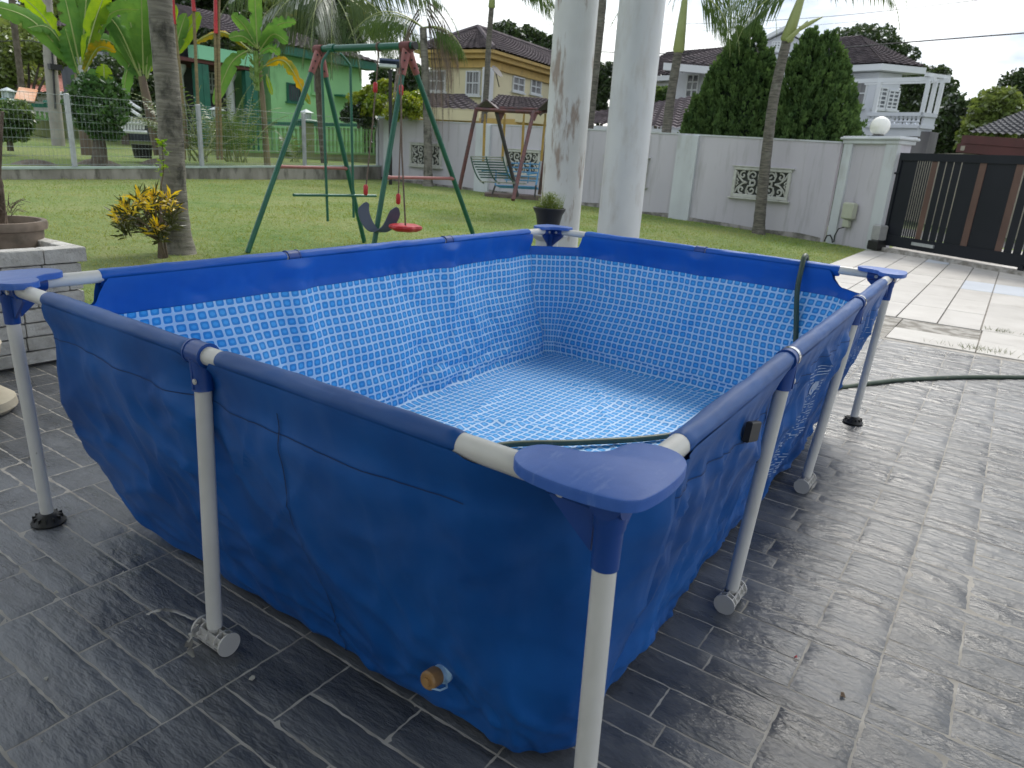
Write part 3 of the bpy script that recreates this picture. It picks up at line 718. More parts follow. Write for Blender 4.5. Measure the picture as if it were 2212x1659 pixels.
b = MB(); pts = [q+nx_*.008+V((0, -.018, -.01)), q+nx_*.02+V((0, -.030, -.014)), q+nx_*.04+V((0, -.028, -.012)), q+nx_*.05+V((0, -.012, -.010))]; b.tube(pts, .0022, 6); b.build('valve_tether', ltb, dvo, smooth=True)
# fine white print on the outer wall
prm = mat('white_print', (.34, .42, .60), rough=.6)
def onwall(x, z):
    i = min((k for k in range(len(PT)) if PT[k][2] == 0), key=lambda k: abs(PT[k][0].x-x))
    best = None
    lo_, hi_ = 0, 1
    for _ in range(14):
        mid = (lo_+hi_)/2; P = surf(i, mid, 1)[0]
        if P.z > z: lo_ = mid
        else: hi_ = mid
    P = surf(i, hi_, 1)[0]; n = V((PT[i][1].x, PT[i][1].y, .12)); return P+n*.0022
rnd = random.Random(5)
b = MB()
def dash(x0, x1, z, h):
    k = max(1, int((x1-x0)/.012)); 
    for i in range(k):
        a, c = x0+(x1-x0)*i/k, x0+(x1-x0)*(i+1)/k; P, Q = onwall(a, z), onwall(c, z); b.quad(P, Q, Q+V((0, 0, h)), P+V((0, 0, h)))
z = .60
while z > .15:
    x = 1.50
    xe = 1.80 if z > .30 or z < .24 else 1.68
    while x < xe:
        l = rnd.uniform(.012, .05)
        if not (.47 < z < .56 and x < 1.72) and rnd.random() < .8: dash(x, min(x+l, xe), z, .0028)
        x += l+.009
    z -= .0115
b.build('printed_text', prm, pool, label='rows of tiny white warning print too small to read', kind='stuff')
def icon(cx_, cz, r, filled=True):
    b = MB(); k = 18
    ring = [onwall(cx_+cos(2*pi*i/k)*r, cz+sin(2*pi*i/k)*r) for i in range(k)]; cen = onwall(cx_, cz)
    if filled:
        for i in range(k): b.quad(cen, ring[i], ring[(i+1) % k])
    else:
        r2 = [onwall(cx_+cos(2*pi*i/k)*r*.86, cz+sin(2*pi*i/k)*r*.86) for i in range(k)]
        for i in range(k): b.quad(ring[i], ring[(i+1) % k], r2[(i+1) % k], r2[i])
        for (dx, dz, dx2, dz2) in ((-.3, -.4, .3, .4), (-.3, .4, .3, -.4), (-.05, .5, -.05, -.5)):
            P, Q = onwall(cx_+dx*r, cz+dz*r), onwall(cx_+dx2*r, cz+dz2*r); b.quad(P, Q, Q+V((.004, 0, 0)), P+V((.004, 0, 0)))
    return b.build('printed_icon', prm, pool)
icon(1.615, .515, .026); icon(1.685, .515, .026); icon(1.545, .50, .03, False); icon(1.62, .285, .022); icon(1.55, .26, .024, False)
b = MB(); z = .60
while z > .22:
    x = 2.36
    while x < 2.74:
        l = rnd.uniform(.006, .02); 
        if rnd.random() < .55: dash(x, x+l, z, .0022)
        x += l+.012
    z -= .0125
b.build('printed_text', prm, pool, label='faint block of tiny white instruction print', kind='stuff')

# hoses
t = thing('garden_hose', 'dark green garden hose running over the slate floor and into the pool', 'hose', (4.8, -.6, 0))
def spl(pts, k=10):
    pts = [V(p) for p in pts]; o = []
    for i in range(len(pts)-1):
        p0, p1, p2, p3 = pts[max(i-1, 0)], pts[i], pts[i+1], pts[min(i+2, len(pts)-1)]
        for j in range(k):
            f = j/k; o.append(.5*((2*p1)+(p2-p0)*f+(2*p0-5*p1+4*p2-p3)*f*f+(3*p1-p0-3*p2+p3)*f**3))
    return o+[pts[-1]]
hp = [(6.4, -2.4, .03), (5.6, -1.35, .014), (4.86, -.63, .013), (4.52, -.30, .013), (4.13, 0, .013), (3.88, .15, .013), (3.62, .30, .014), (3.42, .42, .10), (3.31, .47, .35), (3.19, .49, .62), (3.163, .492, .74), (3.150, .492, .782), (3.116, .492, .798), (3.082, .490, .782), (3.066, .488, .74), (3.05, .485, .62), (3.04, .45, .40), (2.93, .40, .18), (2.80, .42, .05), (2.60, .50, .032), (2.09, .735, .032), (1.76, .98, .034), (1.506, 1.206, .034), (1.15, 1.32, .034), (.8, 1.25, .034)]
b = MB(); b.tube(spl(hp), .0135, 12); b.build('hose', M['hose'], t, smooth=True)
# ------------------------------------------------------------------ boundary wall
wallm = mat('rendered_wall', (.455, .435, .48), (.51, .49, .53), scale=1.2, rough=.85, stretch=(1, 1, .35), dirt=((.26, .25, .25), 2.6, .54, .84, (2.2, 2.2, .22)), bump=.08, bscale=60)
wallw = mat('pale_pilaster', (.55, .58, .60), (.47, .49, .51), scale=2, rough=.8, stretch=(1, 1, .4), dirt=((.33, .32, .30), 3, .55, .8, (1, 1, .3)))
footm = mat('damp_wall_foot', (.13, .125, .11), (.33, .31, .30), scale=5, rough=.95, lo=.4, hi=.62)
A0, A1 = V((14.0, 2.65, 0)), V((15.4, 15.7, 0)); AD = (A1-A0).normalized(); AAZ = atan2(AD.y, AD.x); AN = V((AD.y, -AD.x, 0))   # AN points away from camera
def zt_(y): return 1.77+.0155*(y-2.65)
t = thing('boundary_wall', 'long grey rendered garden wall with white pilasters and carved panels', 'wall', (14.6, 8, 0))
b = MB(); a, c = A0-AD*.05, A1+AD*.2
b.prism([V((a.x, a.y, -.1)), V((c.x, c.y, -.1)), V((c.x, c.y, zt_(c.y))), V((a.x, a.y, zt_(a.y)))], AN*.14); b.build('wall_body', wallm, t)
b = MB(); b.prism([V((a.x, a.y, zt_(a.y)+.002)), V((c.x, c.y, zt_(c.y)+.002)), V((c.x, c.y, zt_(c.y)+.03)), V((a.x, a.y, zt_(a.y)+.03))], AN*.17)
for v in b.v: v -= AN*.015
b.build('coping', wallw, t)
def WL(u, z, o=0): P = A0+AD*u-AN*o; return V((P.x, P.y, z))
b = MB()
k = 0
for i in range(66):
    u = i*.2; h0 = zl(WL(u, 0).y)
    hh = .05+.07*max(0, N3(u*1.1, 0, 3)+.35); h1 = .05+.07*max(0, N3((u+.2)*1.1, 0, 3)+.35)
    b.quad(WL(u, h0-.05, .004), WL(u+.2, h0-.05, .004), WL(u+.2, zl(WL(u+.2, 0).y)+h1, .004), WL(u, h0+hh, .004))
b.build('damp_stain', footm, t)
MxA = Matrix((AD, AN, V((0, 0, 1)))).transposed()
for (u0_, u1_) in ((2.80, 3.27), (8.7, 9.2), (12.7, 12.98)):
    u = (u0_+u1_)/2; z0, z1 = 0, zt_(WL(u, 0).y)-.004
    b = MB(); b.bevbox(WL(u, (z0+z1)/2, .035), (u1_-u0_, .07, z1-z0), .006, MxA); b.build('pilaster', wallw, t)
carve = mat('carved_concrete', (.50, .51, .48), (.42, .42, .38), scale=8, rough=.85, dirt=((.22, .22, .19), 7, .55, .8, (1, 1, 1)))
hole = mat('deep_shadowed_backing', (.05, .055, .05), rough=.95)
def carved(u0_, u1_, z0, z1):
    cu, cz = (u0_+u1_)/2, (z0+z1)/2; W_, H_ = u1_-u0_, z1-z0
    b = MB(); 
    for (x, z, w_, h_) in ((cu, z1-.03, W_, .06), (cu, z0+.035, W_, .07), (u0_+.03, cz, .06, H_-.13), (u1_-.03, cz, .06, H_-.13)): b.bevbox(WL(x, z, .03), (w_, .06, h_), .01, MxA)
    b.bevbox(WL(cu, z1+.012, .035), (W_+.08, .075, .024), .006, MxA); b.bevbox(WL(cu, z0-.015, .04), (W_+.10, .085, .03), .006, MxA)
    fr = b.build('panel_frame', carve, t)
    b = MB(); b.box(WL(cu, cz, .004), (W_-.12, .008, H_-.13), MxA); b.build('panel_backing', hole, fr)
    b = MB()
    def sc(pts, r=.02): b.tube([WL(cu+x, cz+z, .026) for x, z in pts], r, 6)
    hw, hh = W_/2-.06, H_/2-.065
    for sx in (-1, 1):
        for sz in (-1, 1):
            def spiral(cx_, cz_, R__, turns, a0, dirn=1): return [(sx*(cx_+R__*(1-i/26)*cos(a0+dirn*turns*2*pi*i/26)), sz*(cz_+R__*(1-i/26)*sin(a0+dirn*turns*2*pi*i/26))) for i in range(23)]
            sc(spiral(hw*.34, hh*.62, hh*.36, 1.2, 0), .017); sc(spiral(hw*.74, hh*.60, hh*.34, 1.2, 2.0, -1), .017)
            sc([(0, sz*hh), (sx*hw*.12, sz*hh*.7), (sx*hw*.1, sz*hh*.3), (0, 0)], .02)
            sc([(sx*hw, sz*hh*.9), (sx*hw*.9, sz*hh*.45), (sx*hw*.72, sz*hh*.1), (sx*hw*.55, 0)], .018)
            sc([(sx*hw*.5, sz*hh), (sx*hw*.55, sz*hh*.7), (sx*hw*.5, sz*hh*.3), (sx*hw*.3, sz*hh*.16)], .018)
            sc([(sx*hw*.98, sz*hh*.3), (sx*hw*.9, sz*hh*.1), (sx*hw*.97, 0)], .016)
        sc([(sx*(hw*.33+hh*.22*cos(a)), hh*.26*sin(a)) for a in [i*2*pi/18 for i in range(19)]], .018)
    b.build('tracery', carve, fr, smooth=True)
for a, c in ((.75, 1.92), (3.95, 5.1), (7.0, 8.15), (10.52, 11.82)):
    zb = zl(WL(a, 0).y); carved(a, c, .66+zb*.3, 1.25+zb*.45)
# gate pier
G0, G1 = V((13.97, 2.53, 0)), V((13.30, 1.56, 0)); GD = (G1-G0).normalized(); GN = V((-GD.y, GD.x, 0)); MxG = Matrix((GD, GN, V((0, 0, 1)))).transposed()
# GN away from camera
if GN.dot(G0-V((CP.x, CP.y, 0))) < 0: GN = -GN
MxG = Matrix((GD, GN, V((0, 0, 1)))).transposed()
LG = (G1-G0).length
t = thing('gate_pier', 'wide pale grey gate pier with moulded cap beside the black gate', 'gate pier', (13.7, 2.1, 0))
def GP(u, z, o=0): P = G0+GD*u+GN*o; return V((P.x, P.y, z))
b = MB(); b.box(GP(LG/2, .84, .17), (LG-.02, .28, 1.9), MxG); b.build('pier_body', wallm, t)
for u in (.09, LG-.12):
    b = MB(); b.bevbox(GP(u, .84, .025), (.20 if u < .5 else .25, .07, 1.88), .006, MxG); b.build('pilaster', wallw, t)
b = MB(); b.bevbox(GP(LG/2, 1.80, .16), (LG+.06, .38, .07), .01, MxG); b.bevbox(GP(LG/2, 1.855, .16), (LG+.14, .46, .042), .01, MxG); b.bevbox(GP(LG/2, 1.885, .16), (LG+.08, .40, .02), .008, MxG); b.build('cap', wallw, t)
globe = mat('opal_globe', (.80, .79, .74), rough=.25)
c = GP(.56, 1.896, .16); t = thing('globe_lamp', 'large white opal globe lamp on the gate pier', 'lamp', c)
b = MB(); b.lathe(c, [(.10, 0), (.11, .015), (.08, .03)], 24); b.build('lamp_base', M['black'], t, smooth=True)
b = MB(); R__ = .165; b.lathe(c, [(.08, .031)]+[(R__*sin(a), .031+.140-R__*cos(a)*1.0) for a in [.55+i*(pi-.56)/16 for i in range(17)]], 32); b.build('globe', globe, t, smooth='all')
# meter box
mb_ = mat('meter_box_plastic', (.44, .46, .36), rough=.5, b=(.40, .41, .33), scale=6)
t = thing('meter_box', 'small olive cream utility meter box fixed to the gate pier', 'meter box', GP(.48, .3, 0))
b = MB(); b.bevbox(GP(.46, .60, -.05), (.25, .10, .30), .025, MxG); b.build('cover', mb_, t)
b = MB(); b.bevbox(GP(.44, .375, -.035), (.14, .07, .13), .008, MxG); b.build('lower_box', mb_, t)
b = MB(); b.tube([GP(.42, .31, -.05), GP(.34, .27, -.10), GP(.30, .14, -.12), GP(.31, .02, -.12)], .012, 8); b.tube([GP(.05, .0, -.1), GP(.09, .11, -.1), GP(.17, .13, -.1), GP(.23, .07, -.1), GP(.26, 0, -.1)], .014, 8); b.build('cable', M['black'], t, smooth=True)
# ------------------------------------------------------------------ gate
gb = mat('gate_black_metal', (.007, .009, .014), (.010, .012, .018), scale=2, rough=.5, spec=.3)
gbr = mat('gate_brown_slat', (.085, .045, .035), (.11, .06, .045), scale=3, rough=.5)
Q0 = V((13.30, 1.50, 0)); QD = V((11.8-13.30, -.62-1.50, 0)).normalized(); QN = GN; MxQ = Matrix((QD, V((-QD.y, QD.x, 0))*(1 if V((-QD.y, QD.x, 0)).x > 0 else -1), V((0, 0, 1)))).transposed()
QN = V((MxQ[0][1], MxQ[1][1], 0))
def QP(u, z, o=0): P = Q0+QD*u+QN*o; return V((P.x, P.y, z))
t = thing('driveway_gate', 'tall black metal driveway gate with brown and narrow vertical slats', 'gate', QP(2, .06))
KG = V((Q0.x, Q0.y, 0)); QAZ = atan2(QD.y, QD.x)
def gu(px, py): return hit(px, py, KG, QAZ)
z0, z1 = .10, 1.63; Lg = 5.2
b = MB(); b.box(QP(Lg/2, z1-.06, .02), (Lg, .05, .12), MxQ); b.box(QP(Lg/2, z0+.09, .02), (Lg, .05, .18), MxQ); b.box(QP(.03, .86, .02), (.06, .052, 1.53), MxQ); b.box(QP(2.58, .86, .02), (.07, .056, 1.53), MxQ); b.build('gate_frame', gb, t)
# slat layout from the left: solid, five thin bars, brown, bars, solid, brown ...
u = .06
def slat(w_, m, o=.02, nm='slat', g_=.022): 
    global u
    b = MB(); b.bevbox(QP(u+w_/2, (z0+z1)/2+.03, o), (w_, .008, z1-z0-.3), .001, MxQ); b.build(nm, m, t); u += w_+g_
slat(.30, gb)
for k in range(6): slat(.022, gb, g_=.022)
slat(.105, gbr, .012)
for k in range(3): slat(.115, gb)
slat(.30, gb, g_=.0); slat(.11, gbr, .012, g_=0)
slat(.46, gb, g_=.0); slat(.11, gbr, .012)
for k in range(4): slat(.12, gb)
for k in range(4): slat(.022, gb, g_=.022)
u = 2.64
for k in range(2):
    slat(.30, gb); slat(.105, gbr, .012)
    for k2 in range(5): slat(.12, gb)
b = MB(); b.box(QP(.85, .20, -.02), (.42, .03, .05), MxQ); b.build('bracket', mat('galvanised_metal', (.42, .43, .45), (.50, .51, .53), scale=20, rough=.4, metal=.6), t)
b = MB(); 
for z in (1.30, .4): b.tube([QP(-.03, z, 0), QP(.06, z, 0)], .018, 10)
b.build('hinge', gb, t)
b = MB(); b.box(QP(Lg/2, .03, .0), (Lg+.3, .16, .07), MxQ); b.build('gate_track', dc, t)
b = MB(); b.box(QP(2.55, .075, -.03), (.07, .07, .12), MxQ); b.box(QP(2.68, .075, -.03), (.07, .07, .12), MxQ); b.build('floor_stop', gb, t)
mtl = mat('grey_motor_case', (.36, .36, .35), rough=.5, b=(.30, .30, .30), scale=8)
c = GP(LG+.05, 0, -.06); t = thing('gate_motor', 'grey finned gate motor box at the foot of the gate pier', 'gate motor', (c.x, c.y, 0))
b = MB(); b.bevbox(c+V((0, 0, .30)), (.17, .17, .27), .02, MxG); b.build('case', mtl, t)
for k in range(5): b = MB(); b.box(c-GN*.088+V((0, 0, .22+k*.035)), (.12, .006, .012), MxG); b.build('cooling_fin', mtl, t)
b = MB(); b.bevbox(c+V((0, 0, .085)), (.22, .20, .155), .01, MxG); b.build('plinth', M['black'], t)

# ------------------------------------------------------------------ low retaining wall and mesh fence
F0, F1 = V((-4.0, 13.6, 0)), V((15.36, 15.70, 0)); 
K0 = lawn(0, 388); K0.z = 0; F1 = V((15.38, 15.72, 0)); FD = (F1-K0).normalized(); F0 = K0-FD*8; FN = V((-FD.y, FD.x, 0)); FL = (F1-F0).length; FAZ = atan2(FD.y, FD.x)
def FP(u, z, o=0): P = F0+FD*u+FN*o; return V((P.x, P.y, z))
retm = mat('stained_concrete', (.16, .15, .13), (.33, .31, .28), scale=2.2, rough=.95, stretch=(1, 1, .4), bump=.3, bscale=20, dirt=((.07, .068, .055), 3, .5, .68, (1.4, 1.4, .5)))
capg = mat('painted_cap', (.42, .52, .47), (.35, .42, .39), scale=5, rough=.7)
ZR = .62
def zret(px, py): 
    return hit(px, py, F0, FAZ)[1]
z_a, z_b = zret(0, 361), zret(820, 357); z_a = z_b-(z_b-z_a)*FL/(FL-8)
t = thing('retaining_wall', 'low stained concrete retaining wall with a pale green cap behind the lawn', 'wall', FP(FL/2, 0))
b = MB(); b.prism([FP(0, -.1), FP(FL, -.1), FP(FL, z_b-.04), FP(0, z_a-.04)], FN*.16); b.build('wall_body', retm, t)
b = MB(); b.prism([FP(0, z_a-.04, -.015), FP(FL, z_b-.04, -.015), FP(FL, z_b, -.015), FP(0, z_a, -.015)], FN*.19); b.build('wall_cap', capg, t)
def zr(u): return z_a+(z_b-z_a)*u/FL
galv = mat('galvanised_fence', (.44, .46, .48), (.36, .37, .39), scale=8, rough=.45, metal=.3)
wirem = mat('fence_wire', (.22, .26, .25), rough=.6)
posts = []
for px, py in ((-120, 340), (165, 352), (440, 352), (662, 352)):
    posts.append(hit(px, py, F0, FAZ)[0])
posts.append(FL-.1)
zt = hit(150, 202, F0, FAZ)[1]; hpost = zt-zr(posts[1])
t = thing('mesh_fence', 'see-through galvanised wire mesh fence standing on the low concrete wall', 'fence', FP(FL/2, zr(0)))
for u in posts: b = MB(); b.bevbox(FP(u, zr(u)+hpost/2, .06), (.07, .07, hpost), .008, Matrix((FD, FN, V((0, 0, 1)))).transposed()); b.build('post', galv, t)
for k in range(len(posts)-1):
    a, c = posts[k], posts[k+1]; b = MB(); n = int((c-a)/.075)
    for i in range(1, n):
        u = a+(c-a)*i/n; b.tube([FP(u, zr(u)+.03, .06), FP(u, zr(u)+hpost-.02, .06)], .0021, 3, cap=False)
    for j in range(9): f = .03+j*.118; b.tube([FP(a, zr(a)+f*hpost, .06), FP(c, zr(c)+f*hpost, .06)], .0042 if j % 2 == 0 else .0030, 4, cap=False)
    b.build('mesh_panel', wirem, t)
# neighbour's raised lawn
g = MB()
for i in range(25):
    for j in range(13):
        u = -6+36*i/24; o = .16+ j*1.3; P = F0+FD*u+FN*o; g.v.append(V((P.x, P.y, zr(max(0, min(FL, u)))-.03+.04*j-.035*max(0, u-10)*.3)))
for i in range(24):
    for j in range(12): g.f.append((i*13+j, (i+1)*13+j, (i+1)*13+j+1, i*13+j+1))
g.build('neighbour_lawn', gmat, kind='structure', smooth=True)
def ng(px, py, o):                      # a point on the plane FN-distance o behind the fence
    K = F0+FN*o; u, z = hit(px, py, K, FAZ); P = K+FD*u; return V((P.x, P.y, z))

# green balustrade wall of the neighbour
grn = mat('lime_green_paint', (.21, .40, .13), (.17, .33, .11), scale=3, rough=.7)
olv = mat('olive_green_render', (.25, .29, .12), (.19, .22, .10), scale=2, rough=.8, dirt=((.10, .11, .06), 4, .55, .8, (1, 1, .3)))
dgr = mat('dark_green_paint', (.018, .15, .10), (.014, .12, .08), scale=4, rough=.45)
lan = mat('lantern_white', (.55, .62, .62), (.45, .50, .50), scale=10, rough=.5)
def balustrade(pxs, o0, o1, label, ytop, ybot, wallfrac, step=.17, solid=None):
    # pxs: pier positions in the photo (x); runs between distances o0..o1 behind the fence
    P0 = ng(pxs[0], (ytop[0]+ybot[0])/2, o0); P1 = ng(pxs[-1], (ytop[1]+ybot[1])/2, o1)
    K = V((P0.x, P0.y, 0)); d = V((P1.x-P0.x, P1.y-P0.y, 0)); L_ = d.length; d.normalize(); az = atan2(d.y, d.x); n = V((-d.y, d.x, 0)); Mx = Matrix((d, n, V((0, 0, 1)))).transposed()
    zt = hit(pxs[0], ytop[0], K, az)[1], hit(pxs[-1], ytop[1], K, az)[1]; zb = hit(pxs[0], ybot[0], K, az)[1], hit(pxs[-1], ybot[1], K, az)[1]
    t = thing('balustrade_wall', label, 'wall', K+V((0, 0, zb[0])))
    def Z(u): f = u/L_; return zb[0]+(zb[1]-zb[0])*f, zt[0]+(zt[1]-zt[0])*f
    def PP(u, z): P = K+d*u; return V((P.x, P.y, z))
    us = [hit(p, ytop[0]+(ytop[1]-ytop[0])*(p-pxs[0])/(pxs[-1]-pxs[0]), K, az)[0] for p in pxs]
    for u in us:
        a, c = Z(u); b = MB(); b.box(PP(u, (a+c)/2-.15), (.34, .34, c-a+.3), Mx); pr_ = b.build('pier', olv, t)
        b = MB(); b.bevbox(PP(u, c+.05), (.52, .52, .11), .03, Mx); b.build('pier_cap', dgr, pr_)
        b = MB(); b.box(PP(u, c+.115), (.26, .26, .025), Mx); 
        for sx in (-1, 1):
            for sy in (-1, 1): b.box(PP(u, c+.22)+d*.10*sx+n*.10*sy, (.035, .035, .19), Mx)
        b.box(PP(u, c+.22), (.16, .16, .15), Mx)
        q = len(b.v); top = PP(u, c+.43)
        for sx, sy in ((-1, -1), (1, -1), (1, 1), (-1, 1)): b.v.append(PP(u, c+.315)+d*.18*sx+n*.18*sy)
        b.v.append(top); b.f += [(q, q+1, q+4), (q+1, q+2, q+4), (q+2, q+3, q+4), (q+3, q, q+4), (q+3, q+2, q+1, q)]
        b.build('lantern', lan, pr_)
    for k in range(len(us)-1):
        a, c = us[k]+.17, us[k+1]-.17; m_ = (a+c)/2
        b = MB(); b.prism([PP(a, Z(a)[1]-.10)-n*.11, PP(c, Z(c)[1]-.10)-n*.11, PP(c, Z(c)[1]+.01)-n*.11, PP(a, Z(a)[1]+.01)-n*.11], n*.22); b.build('top_rail', dgr, t)
        zm = lambda u: Z(u)[0]+(Z(u)[1]-Z(u)[0])*wallfrac
        b = MB(); b.prism([PP(a, Z(a)[0]-.3)-n*.07, PP(c, Z(c)[0]-.3)-n*.07, PP(c, zm(c))-n*.07, PP(a, zm(a))-n*.07], n*.14); b.build('dwarf_wall', olv, t)
        b = MB(); b.prism([PP(a, zm(a)+.002)-n*.09, PP(c, zm(c)+.002)-n*.09, PP(c, zm(c)+.05)-n*.09, PP(a, zm(a)+.05)-n*.09], n*.18); b.build('sill', grn, t)
        nb = max(2, int((c-a)/step)); proto = None
        for i in range(nb):
            u = a+(c-a)*(i+.5)/nb; z0 = zm(u)+.052; h = Z(u)[1]-.105-z0
            if proto is None:
                bb = MB(); bb.lathe((0, 0, 0), [(.05, 0), (.05, .04), (.03, .07), (.055, h*.32), (.03, h*.55), (.032, h*.8), (.05, h-.05), (.05, h)], 8); proto = bb.build('baluster', grn, t, smooth=True)
                proto.location = PP(u, z0)-ORG[t.name]
                for v in proto.data.vertices: v.co += ORG[t.name]
            else: inst(proto, PP(u, z0)-ORG[t.name], t)
balustrade([20, 122, 330], 10, 12.0, 'green balustrade wall with lantern piers on the far left', (222, 235), (258, 330), .30)
balustrade([470, 662, 826], 4.5, 3.4, 'green balustrade wall with lantern piers behind the swing set', (262, 268), (345, 352), .20)

# ------------------------------------------------------------------ houses
rt = mat('grey_brown_roof_tile', (.11, .093, .10), (.17, .145, .15), scale=3, rough=.95, spec=.2, stretch=(1, 1, 3), dirt=((.07, .065, .07), 2, .5, .75, (1, 1, 1)))
rpk = mat('pink_roof_tile', (.55, .27, .22), (.62, .33, .27), scale=3, rough=.8)
glas = mat('window_glass', (.05, .06, .07), (.13, .14, .15), scale=1.5, rough=.12, spec=.8)
curt = mat('curtain_grey', (.16, .16, .165), (.26, .26, .26), scale=9, rough=.8, stretch=(1, 1, .1))
wfr = mat('window_frame_white', (.62, .64, .65), rough=.5)
def roofface(b, a, c, d_, e, rows=14, wave=.30, amp=.035):
    # a,c eave; d_,e top (d_ above c, e above a); tile courses and rolls
    a, c, d_, e = V(a), V(c), V(d_), V(e); nrm = (c-a).cross(e-a)
    if nrm.length < 1e-6: nrm = (c-a).cross(d_-a)
    nrm.normalize()
    if nrm.z < 0: nrm = -nrm
    m = max(4, int((c-a).length/wave*4)); base = len(b.v)
    for r in range(rows):
        for s_ in (0, 1):
            f = (r+s_)/rows
            for i in range(m+1):
                g_ = i/m; P = (a+(c-a)*g_)*(1-f)+(e+(d_-e)*g_)*f
                b.v.append(P+nrm*(amp*.6*sin(2*pi*i/4)*.7 + (.05 if s_ == 0 else 0)))
    for r in range(2*rows-1):
        for i in range(m): b.f.append((base+r*(m+1)+i, base+r*(m+1)+i+1, base+(r+1)*(m+1)+i+1, base+(r+1)*(m+1)+i))
def window(t, K, az, u0_, z0, u1_, z1, nv=1, nh=1, out=.03, pane=None, fr=None, bars=0):
    d = V((cos(az), sin(az), 0)); n = V((-d.y, d.x, 0))
    if n.dot(K-V((CP.x, CP.y, 0))) > 0: n = -n
    Mx = Matrix((d, n, V((0, 0, 1)))).transposed()
    def P(u, z, o=0): q = K+d*u+n*o; return V((q.x, q.y, z))
    cu, cz, w_, h_ = (u0_+u1_)/2, (z0+z1)/2, abs(u1_-u0_), abs(z1-z0); k = .05
    b = MB()
    for (x, z, a, c) in ((cu, max(z0, z1)-k/2, w_, k), (cu, min(z0, z1)+k/2, w_, k), (min(u0_, u1_)+k/2, cz, k, h_-2*k), (max(u0_, u1_)-k/2, cz, k, h_-2*k)): b.box(P(x, z, out), (a, .07, c), Mx)
    for i in range(nv): b.box(P(min(u0_, u1_)+w_*(i+1)/(nv+1), cz, out), (.045, .05, h_-2*k), Mx)
    for i in range(nh): b.box(P(cu, min(z0, z1)+h_*(i+1)/(nh+1), out+.003), (w_-2*k, .046, .045), Mx)
    for i in range(bars): b.box(P(min(u0_, u1_)+w_*(i+.5)/bars, cz, out+.05), (.014, .014, h_), Mx)
    o = b.build('window', fr or wfr, t)
    b = MB(); b.box(P(cu, cz, .012), (w_-2*k, .012, h_-2*k), Mx); b.build('pane', pane or glas, o)
    b = MB(); b.box(P(cu, min(z0, z1)-.04, out+.02), (w_+.14, .12, .06), Mx); b.build('sill', fr or wfr, o)
def pxwin(t, K, az, x0, y0, x1, y1, **k):
    a = hit(x0, y0, K, az); c = hit(x1, y1, K, az); window(t, K, az, a[0], c[1], c[0], a[1], **k)
# yellow house
yel = mat('cream_yellow_render', (.66, .60, .40), (.60, .54, .36), scale=1, rough=.85, dirt=((.36, .33, .20), 1.5, .55, .85, (1, 1, .25)))
yel2 = mat('ochre_cornice', (.52, .36, .12), (.46, .32, .12), scale=3, rough=.8, dirt=((.22, .17, .08), 5, .55, .8, (1, 1, .4)))
vw = YAW - math.atan((1046-1106)/1537)
KY = at(1046, 300, 29); KY.z = 0; azL = vw+radians(62); azR = vw-radians(30)
def fp(K, az, u, z, o=0):
    d = V((cos(az), sin(az), 0)); q = K+d*u; return V((q.x, q.y, z))
uL = hit(940, 180, KY, azL)[0]; zc = hit(1046, 128, KY, azL)[1]; LR = 9.5
t = thing('yellow_house', 'cream yellow two storey house with dark tiled hip roof behind the wall', 'house', KY)
KYb = KY
dL = V((cos(azL), sin(azL), 0)); dR = V((cos(azR), sin(azR), 0)); LLn = hit(932, 200, KY, azL)[0]
b = MB(); b.prism([fp(KY, azL, LLn, -.1), KY+V((0, 0, -.1)), fp(KY, azR, LR, -.1), fp(KY, azR, LR, -.1)+dL*LLn], V((0, 0, zc+.1))); b.build('wall', yel, t)
def ring(z0, z1, o, mt, nm):
    b = MB(); c0 = KY-dL*o-dR*o; b.prism([c0+dL*(LLn+2*o)+V((0, 0, z0)), c0+V((0, 0, z0)), c0+dR*(LR+2*o)+V((0, 0, z0)), c0+dR*(LR+2*o)+dL*(LLn+2*o)+V((0, 0, z0))], V((0, 0, z1-z0))); b.build(nm, mt, t)
ring(zc-.30, zc-.02, .12, yel2, 'cornice'); ring(zc, zc+.16, .35, yel2, 'cornice'); ring(zc+.162, zc+.27, .50, yel2, 'cornice')
o = .55; c0 = KY-dL*o-dR*o+V((0, 0, zc+.28)); c1 = c0+dR*(LR+2*o); c2 = c1+dL*(LLn+2*o); c3 = c0+dL*(LLn+2*o)
ap = (c0+c2)/2; zap = 1.0; r1 = ap+V((0, 0, zap))-dR*(LR-LLn)/2; r2 = ap+V((0, 0, zap))+dR*(LR-LLn)/2
b = MB(); roofface(b, c0, c1, r2, r1); roofface(b, c3, c0, r1, r1); roofface(b, c2, c3, r1, r2); roofface(b, c1, c2, r2, r2); b.build('roof', rt, t)
b = MB()
for p, q in ((c0, r1), (c1, r2), (c3, r1), (r1, r2)): b.tube([p+V((0, 0, .05)), q+V((0, 0, .06))], .08, 6)
b.build('ridge_tile', rt, t)
c = at(1093, 92, 33); b = MB(); b.lathe((c.x, c.y, c.z-.5), [(.2, 0), (.2, .35), (.34, .4), (.3, .6), (.1, .72)], 16); b.build('roof_vent', wfr, t, smooth=True)
pxwin(t, KY, azL, 925, 152, 963, 198, nv=1, nh=1, pane=curt, bars=0); pxwin(t, KY, azL, 1008, 153, 1037, 206, nv=1, nh=1, pane=curt, bars=5)
pxwin(t, KY, azR, 1107, 163, 1130, 201, nv=1, nh=1, pane=curt, bars=0); pxwin(t, KY, azR, 1146, 169, 1166, 206, nv=1, nh=1, pane=curt)
b = MB(); c = KY-dL*.1-dR*.1; b.box((c.x, c.y, (zc-.3)/2), (.32, .32, zc-.3), Matrix.Rotation(azL, 3, 'Z')); b.build('corner_pilaster', wfr, t)
